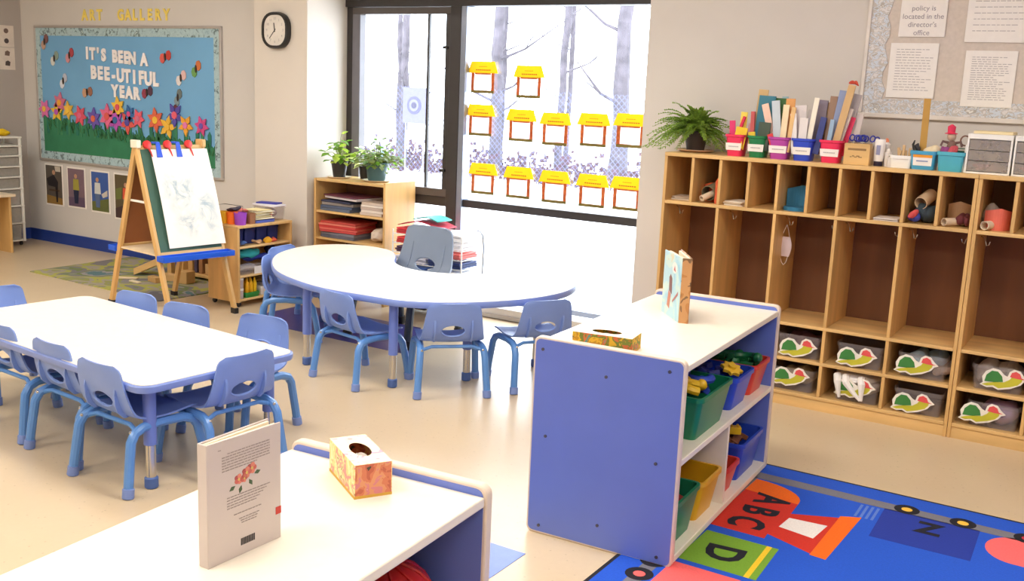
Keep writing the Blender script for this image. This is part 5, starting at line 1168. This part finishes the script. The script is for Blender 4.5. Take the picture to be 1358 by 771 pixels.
# ================================================================== LOW TOY SHELF BY THE PIER
ls = thing('toy_shelf', 'low maple toy shelf on black casters right of the easel', 'shelf unit', (-5.325, 4.665, 0), 0)
SW, SL, SH = .29, .50, .55
for (y0, y1) in ((0, .018), (SL-.018, SL)): box('side_panel', maple, 0, SW, y0, y1, .035, SH-.0185, ls, .002)
box('top_panel', maple_x, -.002, SW+.002, 0, SL, SH-.018, SH, ls, .003)
for z in (.040, .200, .395): box('shelf', M('maple_shelf', (224, 186, 128), .4, .06, 14, wood='y'), .009, SW-.004, .0185, SL-.0185, z, z+.014, ls, .002)
box('back_panel', maple, 0, .0085, .0185, SL-.0185, .04, SH-.0185, ls)
for x in (.03, SW-.03):
    for y in (.03, SL-.03):
        c = MB().cyl((0, 0, 0), .017, -.009, .009, 14).rot(PI/2, 'X').move((x, y, .017)).build('caster', black_m, ls, .002)
def ontop(x, y, z=SH): return (-5.325+x, 4.665+y, z)
t = thing('craft_caddy', 'wire handled caddy of yellow, orange and purple tubs on the toy shelf', 'caddy', ontop(0, 0))
for (x_, y_, r_, c_) in ((.10, .05, .030, (240, 186, 40)), (.165, .07, .033, (242, 110, 30)), (.235, .075, .036, (154, 70, 190))):
    MB().lathe([(r_, 0), (r_*1.18, .08), (r_*1.1, .08), (r_*.92, .004)], 18, (x_, y_, 0)).build('tub', rgb(c_, .35), t)
MB().tube([(.09, .012, .0), (.09, .012, .125), (.12, .05, .13), (.20, .13, .115), (.20, .13, .0)], .0022, 6).build('handle', black_m, t)
t = thing('cardboard_box', 'small brown box right of the purple tub', 'box', ontop(.23, .160)); tub(.07, .05, .07, .96, .004, .006, .001).build('box', rgb((150, 100, 66), .7), t)
o = cloth('pink_cloth', (0, 0, 0), (.08, .11, .035), (222, 130, 116), 61); o.location = ontop(.16, .18, SH+.085); tag(o, 'salmon cloth draped behind the small brown box', 'cloth')
o = cloth('dark_markers', (0, 0, 0), (.07, .10, .03), (76, 66, 78), 62); o.location = ontop(.13, .10, SH+.092); tag(o, 'dark bundle of markers in the craft tubs', 'markers')
t = thing('blue_tray', 'blue tray under the stack of yellowed papers', 'tray', ontop(.19, .275)); tub(.15, .17, .018, .96, .003, .01, .003).build('tray', rgb((80, 100, 190), .4), t)
t = thing('paper_stack', 'stack of cream papers on the blue tray', 'paper', ontop(.19, .275, SH+.0185)); random.seed(9)
for k in range(9): MB().obox((random.uniform(-.008, .008), random.uniform(-.01, .01), .003+.0075*k), (.13, .16, .004), random.uniform(-.2, .2), random.uniform(-.04, .04), random.uniform(-.04, .04)).build('sheet', rgb(((240, 228, 190), (248, 240, 214), (232, 214, 160))[k % 3], .8), t)
t = thing('clear_tote', 'clear tote with a blue lid at the pier end of the toy shelf', 'bin', ontop(.14, .43)); tub(.20, .12, .095, .92, .003, .015, .004).build('tub', clearbin, t)
MB().loft([rrect(.215, .135, .02, 3, .0955), rrect(.215, .135, .02, 3, .104), rrect(.19, .11, .02, 3, .108)]).build('lid', rgb((226, 222, 230), .4), t); MB().obox((.0, .0, .113), (.16, .08, .008), .3).build('lid_panel', rgb((52, 56, 160), .5), t)
o = cloth('felt_heap', (0, 0, 0), (.15, .08, .06), (206, 180, 180), 63); o.location = ontop(.14, .43, SH+.045); tag(o, 'pale heap inside the clear tote', 'cloth')
o = box('pink_folder', rgb((236, 120, 116), .6), -.075, .075, -.003, .003, 0, .07, None, .001); o.location = ontop(.16, .362, SH+.0005); o.rotation_euler = (.0, 0, 0); tag(o, 'salmon folder standing before the clear tote', 'folder')
# inside the shelf
def inb(name, lab, cat, x0, x1, y0, y1, z, h, col, grp=None, rough=.5):
    t = thing(name, lab, cat, (-5.325+(x0+x1)/2, 4.665+(y0+y1)/2, z), 0, grp); tub(x1-x0, y1-y0, h, .94, .004, .01, .003).build('tub', rgb(col, rough) if not isinstance(col, bpy.types.Material) else col, t); return t
for k in range(4): inb('file_box', 'navy upright file box in the toy shelf, %s from the easel' % ('first', 'second', 'third', 'fourth')[k], 'box', .05, .21, .03+.108*k, .125+.108*k, .4095, .105, (30, 44, 110), 'navy file boxes')
for k, (y, c, lab) in enumerate(((.08, (60, 90, 150), 'small blue bundle before the navy boxes'), (.20, (190, 150, 110), 'small tan bundle before the navy boxes'), (.30, (230, 170, 40), 'yellow shape before the navy boxes'), (.37, (214, 90, 60), 'red orange shape before the navy boxes'))):
    o = cloth('craft_bundle', (0, 0, 0), (.05, .08, .028), c, 70+k); o.location = (-5.325+.25, 4.665+y, .4095+.014); tag(o, lab, 'craft supplies')
o = cloth('teal_bundle', (0, 0, 0), (.16, .26, .07), (50, 170, 176), 75); o.location = (-5.325+.17, 4.665+.17, .340); tag(o, 'teal fabric bundle on the second shelf', 'cloth')
o = cloth('blue_bundle', (0, 0, 0), (.15, .22, .05), (40, 60, 160), 76); o.location = (-5.325+.19, 4.665+.24, .305); tag(o, 'dark blue fabric bundle under the teal one', 'cloth')
o = cloth('navy_bundle', (0, 0, 0), (.16, .10, .08), (34, 40, 90), 77); o.location = (-5.325+.16, 4.665+.41, .34); tag(o, 'navy bundle at the pier end of the second shelf', 'cloth')
inb('clear_tray', 'clear tray of white cards on the second shelf', 'tray', .04, .275, .03, .40, .2145, .07, clearbin)
o = cloth('white_cards', (0, 0, 0), (.14, .24, .04), (226, 216, 214), 78); o.location = (-5.325+.16, 4.665+.21, .24); tag(o, 'white cards in the clear tray', 'cards')
o = box('white_card', rgb((238, 232, 230), .7), -.002, .002, -.05, .05, 0, .05, None); o.location = (-5.325+.284, 4.665+.20, .2145); o.rotation_euler = (0, -.0, 0); tag(o, 'white label card at the front of the clear tray', 'card')
gt = inb('green_tray', 'green tray holding yellow bottles on the bottom shelf', 'tray', .17, .275, .085, .205, .0545, .035, (40, 140, 60))
for k in range(6):
    t = thing('paint_bottle', 'yellow paint bottle in the green tray, %s row, %s from the easel' % (('front', 'back')[k//3], ('first', 'second', 'third')[k % 3]), 'bottle', (-5.325+.252-.045*(k//3), 4.665+.112+.034*(k % 3), .0590), 0, 'yellow bottles in the green tray')
    MB().lathe([(.014, 0), (.015, .003), (.015, .085), (.011, .10), (.006, .104), (.005, .125)], 12).build('bottle', rgb((236, 170+10*(k % 3), 20), .4), t)
for k in range(2):
    t = thing('jar', ('lower clear jar with a white lid at the easel end of the bottom shelf', 'upper clear jar stacked on another jar at the easel end')[k], 'jar', (-5.325+.25, 4.665+.05, .0545+k*.072)); MB().lathe([(.022, 0), (.024, .003), (.024, .056)], 14).build('body', rgb((190, 176, 180), .3), t); MB().cyl((0, 0, 0), .025, .0562, .070, 14).build('lid', white_m, t)
inb('white_bin', 'white bin on the bottom shelf right of the yellow bottles', 'bin', .10, .27, .225, .33, .0545, .06, (226, 220, 216)); inb('white_bin', 'white bin at the pier end of the bottom shelf', 'bin', .10, .26, .345, .46, .0545, .065, (206, 196, 196))
o = cloth('mixed_toys', (0, 0, 0), (.12, .20, .04), (150, 120, 60), 79); o.location = (-5.325+.14, 4.665+.34, .145); tag(o, 'olive and yellow heap on the white bins', 'toys')

# ================================================================== BOOKCASE BY THE WINDOW
bc = thing('bookcase', 'maple bookcase holding folders in the window corner', 'bookcase', (-4.995, 5.34, 0)); BW, BD, BH = .645, .33, .84
box('side_panel', maple, 0, .018, 0, BD, 0, BH-.0005, bc, .002); box('side_panel', maple, BW-.018, BW, 0, BD, 0, BH+.012, bc, .002); box('top_panel', maple_x, .0185, BW-.0185, .004, BD, BH-.018, BH, bc, .002)
for z in (.04, .225, .41, .60): box('shelf', maple_x, .0185, BW-.0185, .004, BD-.008, z, z+.016, bc, .002)
box('back_panel', maple_shade, .0185, BW-.0185, BD-.0075, BD, .05, BH-.0185, bc)
def fstack(lab, x0, x1, z, items, rz=0, y=.14, d=.24, grp='folders in the bookcase'):
    t = thing('folder_stack', lab, 'folders', (-4.995+(x0+x1)/2, 5.34+y, z), rz, grp); zz = 0; random.seed(int(x0*100+z*100))
    for (c, h) in items:
        MB().obox((random.uniform(-.008, .008), random.uniform(-.01, .01), zz+h/2), (x1-x0, d, h-.001), random.uniform(-.06, .06)).build('folder', rgb(c, .6), t, .0015); zz += h
    return t
fstack('stack of grey and blue binders under a white pad, upper left of the bookcase', .05, .33, .6165, [((96, 106, 126), .022), ((80, 92, 116), .018), ((140, 130, 124), .020), ((50, 54, 80), .014)])
fstack('white pad with a maroon cover jutting over the binders of the bookcase', .06, .40, .7005, [((224, 214, 210), .018), ((110, 56, 70), .010)], -.12, .15)
fstack('pale pile of papers, upper right of the bookcase', .41, .60, .6165, [((206, 190, 176), .02), ((226, 214, 200), .018), ((190, 170, 156), .02), ((232, 222, 210), .014), ((204, 186, 170), .018)], .05)
fstack('pile of red and salmon folders, lower left of the bookcase', .04, .36, .426+.042, [((196, 70, 66), .016), ((226, 110, 96), .014), ((206, 60, 56), .018), ((230, 130, 110), .012), ((190, 70, 60), .016)], .05)
fstack('grey binders beneath the red folders of the bookcase', .05, .36, .4265, [((96, 96, 108), .020), ((120, 116, 124), .020)])
o = cloth('crumpled_papers', (0, 0, 0), (.17, .22, .10), (222, 204, 184), 81); o.location = (-4.995+.50, 5.34+.13, .48); tag(o, 'crumpled cream papers, lower right of the bookcase', 'paper')
# pots on the bookcase
def leafy(root, n, R, H, z0, mats, size, drop=.4, seed=1, bias=0):
    random.seed(seed); bs_ = [MB() for _ in mats]; st = MB()
    for k in range(n):
        a = random.uniform(0, 2*PI); f = random.random()**.6; z = z0+H*random.uniform(.15, 1)*(1-.55*f); r = R*f
        p = Vector((r*math.cos(a)+bias*f*R, r*math.sin(a), z-drop*H*f*f*.6)); st.tube([(0, 0, z0-.01), (p.x*.5, p.y*.5, z0+(p.z-z0)*.8+.01), p], .0016, 4)
        s = size*random.uniform(.7, 1.2); d = Vector((math.cos(a), math.sin(a), random.uniform(-.9, .5))).normalized(); n_ = d.cross(Vector((random.uniform(-.3, .3), random.uniform(-.3, .3), 1))).normalized(); u_ = n_.cross(d)
        b = bs_[k % len(mats)]
        pts = [p, p+d*s*.25+n_*s*.42, p+d*s*.62+n_*s*.36+u_*s*.06, p+d*s*1.1-u_*s*.08, p+d*s*.62-n_*s*.36+u_*s*.06, p+d*s*.25-n_*s*.42]
        c = p+d*s*.5-u_*s*.06; V = [b.bm.verts.new(q) for q in pts]; cv = b.bm.verts.new(c)
        for i in range(6): b.bm.faces.new((V[i], V[(i+1) % 6], cv))
    for b, m_ in zip(bs_, mats): b.build('leaves', m_, root, kind='stuff')
    st.build('stems', M('plant_stem', (120, 140, 60), .6), root, kind='stuff')
for m_ in (leaf_m, leaf_y): thin(m_, .45)
leaf_o = M('leaf_olive', (112, 128, 62), .5, .3, 25); thin(leaf_o, .3)
def saucer(lab, x, y, r, z): t = thing('saucer', lab, 'saucer', (x, y, z)); MB().lathe([(r*.75, 0), (r, .009), (r*1.02, .012), (r*.95, .011), (r*.72, .004)], 26).build('dish', M('saucer_cream', (236, 220, 200), .5), t)
saucer('cream saucer under the small black pot', -4.885, 5.48, .085, BH); saucer('cream saucer under the green pot', -4.56, 5.50, .10, BH)
p1 = thing('potted_plant', 'small leafy lime green plant in a black pot on the bookcase', 'plant', (-4.885, 5.48, BH+.0045)); MB().lathe([(.042, 0), (.058, .105), (.060, .105), (.060, .118), (.054, .118), (.050, .10)], 20).build('pot', black_m, p1); MB().cyl((0, 0, 0), .049, .09, .104, 14).build('soil', soil_m, p1)
leafy(p1, 46, .10, .24, .11, [leaf_m, leaf_y], .055, .2, 3)
p2 = thing('potted_plant', 'bushy olive green plant in a dark green pot on the bookcase', 'plant', (-4.56, 5.50, BH+.0045)); MB().lathe([(.055, 0), (.065, .02), (.068, .06), (.074, .10), (.084, .11), (.084, .128), (.076, .128), (.070, .11)], 24).build('pot', M('green_pot', (58, 92, 96), .45), p2); MB().cyl((0, 0, 0), .068, .10, .116, 16).build('soil', soil_m, p2)
leafy(p2, 130, .16, .19, .12, [leaf_o, leaf_m, leaf_o], .046, .5, 4)
p3 = thing('potted_plant', 'pale sunlit plant in a black pot between the two others', 'plant', (-4.735, 5.59, BH+.0005)); MB().lathe([(.038, 0), (.048, .08), (.050, .08), (.050, .09), (.044, .09), (.042, .08)], 18).build('pot', black_m, p3); MB().cyl((0, 0, 0), .040, .07, .084, 14).build('soil', soil_m, p3)
lp_ = M('leaf_pale', (226, 236, 170), .5, .1, 20); thin(lp_, .5); leafy(p3, 30, .07, .15, .09, [lp_], .06, .3, 5)

# ================================================================== WIRE RACK OF FOLDERS
wr = thing('wire_rack', 'white wire rack of folders between the bookcase and the window mullion', 'rack', (-4.23, 5.28, 0)); RW_, RD_, RH_ = .56, .24, .565
for x in (0, RW_):
    for y in (0, RD_): MB().cyl((x, y, 0), .005, 0, RH_, 8).build('post', white_m, wr)
for k in range(9):
    z = .04+.062*k; b = MB(); b.tube([(0, 0, z), (RW_, 0, z), (RW_, RD_, z), (0, RD_, z)], .0028, 5, close=True)
    for j in range(1, 14): b.tube([(RW_*j/14, 0, z), (RW_*j/14, RD_, z)], .0016, 4)
    b.build('wire_tier', white_m, wr)
cl = [((60, 60, 70), (232, 228, 230)), ((40, 44, 60), (206, 210, 220)), ((206, 60, 56), (236, 150, 140)), ((230, 226, 230), (120, 130, 150)), ((56, 90, 160), (236, 236, 240)), ((216, 214, 222), (44, 60, 110)), ((90, 60, 90), (226, 110, 100)), ((214, 60, 60), (232, 226, 226)), ((206, 52, 62), (240, 236, 234))]
for k in range(9):
    z = .04+.062*k+.0032; a_, b_ = cl[k]
    for j, (x0, x1, c) in enumerate(((.02, .265, a_), (.285, .54, b_))):
        nm = 'folder lying on tier %s of the wire rack, %s half' % (('one, the lowest', 'two', 'three', 'four', 'five', 'six', 'seven', 'eight', 'nine, the topmost')[k], ('left', 'right')[j])
        t = thing('folder_stack', nm, 'folders', (-4.23+x0, 5.29, z), 0, 'folders on the wire rack'); random.seed(k*2+j)
        for q in range(3): MB().obox(((x1-x0)/2+random.uniform(-.005, .005), .105+random.uniform(-.012, .006), .006+q*.013), (x1-x0, .20, .011), random.uniform(-.03, .03)).build('folder', rgb(tuple(min(255, int(v*(1, .9, 1.06)[q])) for v in c), .6), t, .001)
t = thing('folder', 'red folder curling up over the top left of the wire rack', 'folder', (-4.20, 5.29, .595)); b = MB(); n = 10
for i in range(n): 
    x0, x1 = .34*i/n, .34*(i+1)/n; z0, z1 = .035*math.sin(PI*i/n), .035*math.sin(PI*(i+1)/n); b.quad((x0, 0, z0), (x1, 0, z1), (x1, .2, z1), (x0, .2, z0))
b.build('cover', rgb((196, 50, 70), .5), t, solid=.004)
t = thing('teal_folder', 'teal and lilac folder on the red folder of the wire rack', 'folder', (-4.08, 5.30, .612)); b = MB()
for i in range(n):
    x0, x1 = .20*i/n, .20*(i+1)/n; z0, z1 = .03+.022*math.sin(PI*i/n), .03+.022*math.sin(PI*(i+1)/n); b.quad((x0, 0, z0), (x1, 0, z1), (x1, .16, z1), (x0, .16, z0))
b.build('cover', rgb((70, 176, 166), .5), t, solid=.006)
cb = thing('cable', 'thin grey cable looping down beside the wire rack', 'cable', (-3.62, 5.40, 0)); MB().tube([(-.03, .02, .60), (.0, .01, .60), (.03, 0, .57), (.04, 0, .50), (.035, 0, .3), (.03, 0, .1), (.02, .02, .01)], .004, 6).build('cord', M('cable_grey', (96, 106, 126), .5), cb)

# ================================================================== LEFT EDGE: DRAWER TOWER AND DESK
dt = thing('drawer_tower', 'tall white drawer tower in the left corner of the room', 'drawers', (XL+.045, 4.975, 0)); TW, TD = .265, .24   # front faces +x/-y
for (x, y) in ((0, 0), (TW-.02, 0), (0, TD-.02), (TW-.02, TD-.02)): box('post', white_m, x, x+.02, y, y+.02, .035, .93, dt, .003)
zz = [.05, .20, .35, .50, .60, .69, .78, .865]
for k, z in enumerate(zz): box('tier', white_m, -.002, TW+.002, -.002, TD+.002, z-.012, z, dt, .003)
box('top', white_m, -.004, TW+.004, -.004, TD+.004, .925, .94, dt, .004)
cols = [(70, 110, 90), (206, 196, 196), (214, 90, 90), (176, 160, 150), (150, 150, 160), (160, 150, 160), (190, 150, 120)]
for k in range(7):
    h = zz[k+1]-zz[k]-.02; d = MB(); 
    o = tub(TW-.03, TD-.03, h, .96, .004, .015, .001).move((TW/2, TD/2, zz[k]+.001)).build('drawer', frost, dt)
    random.seed(k+60); b = MB()
    for q in range(12): b.obox((random.uniform(.07, TW-.07), random.uniform(.05, TD-.06), zz[k]+.006+h*.3*random.random()+.012), (random.uniform(.04, .09), random.uniform(.03, .07), .02), random.uniform(0, 3))
    b.build('drawer_contents', rgb(cols[k], .7), o)
for (x, y) in ((.03, .03), (TW-.03, .03), (.03, TD-.03), (TW-.03, TD-.03)): MB().cyl((0, 0, 0), .017, -.008, .008, 12).rot(PI/2, 'X').move((x, y, .017)).build('caster', black_m, dt)
o = cloth('yellow_cloth', (0, 0, 0), (.23, .21, .05), (246, 206, 30), 90); o.location = (XL+.175, 5.095, .967); tag(o, 'folded yellow cloth on top of the white drawer tower', 'cloth')
dk = thing('side_desk', 'low maple desk at the left picture edge before the drawer tower', 'desk', (-8.52, 4.36, 0)); 
box('side_panel', maple, .0, .56, .53, .55, 0, .47, dk, .002); box('side_panel', maple, .0, .56, 0, .02, 0, .47, dk, .002); box('top_panel', M('desk_top', (236, 216, 188), .35), -.01, .60, -.02, .57, .4705, .492, dk, .003); box('back_panel', maple, 0, .018, .0205, .5295, .05, .4700, dk)
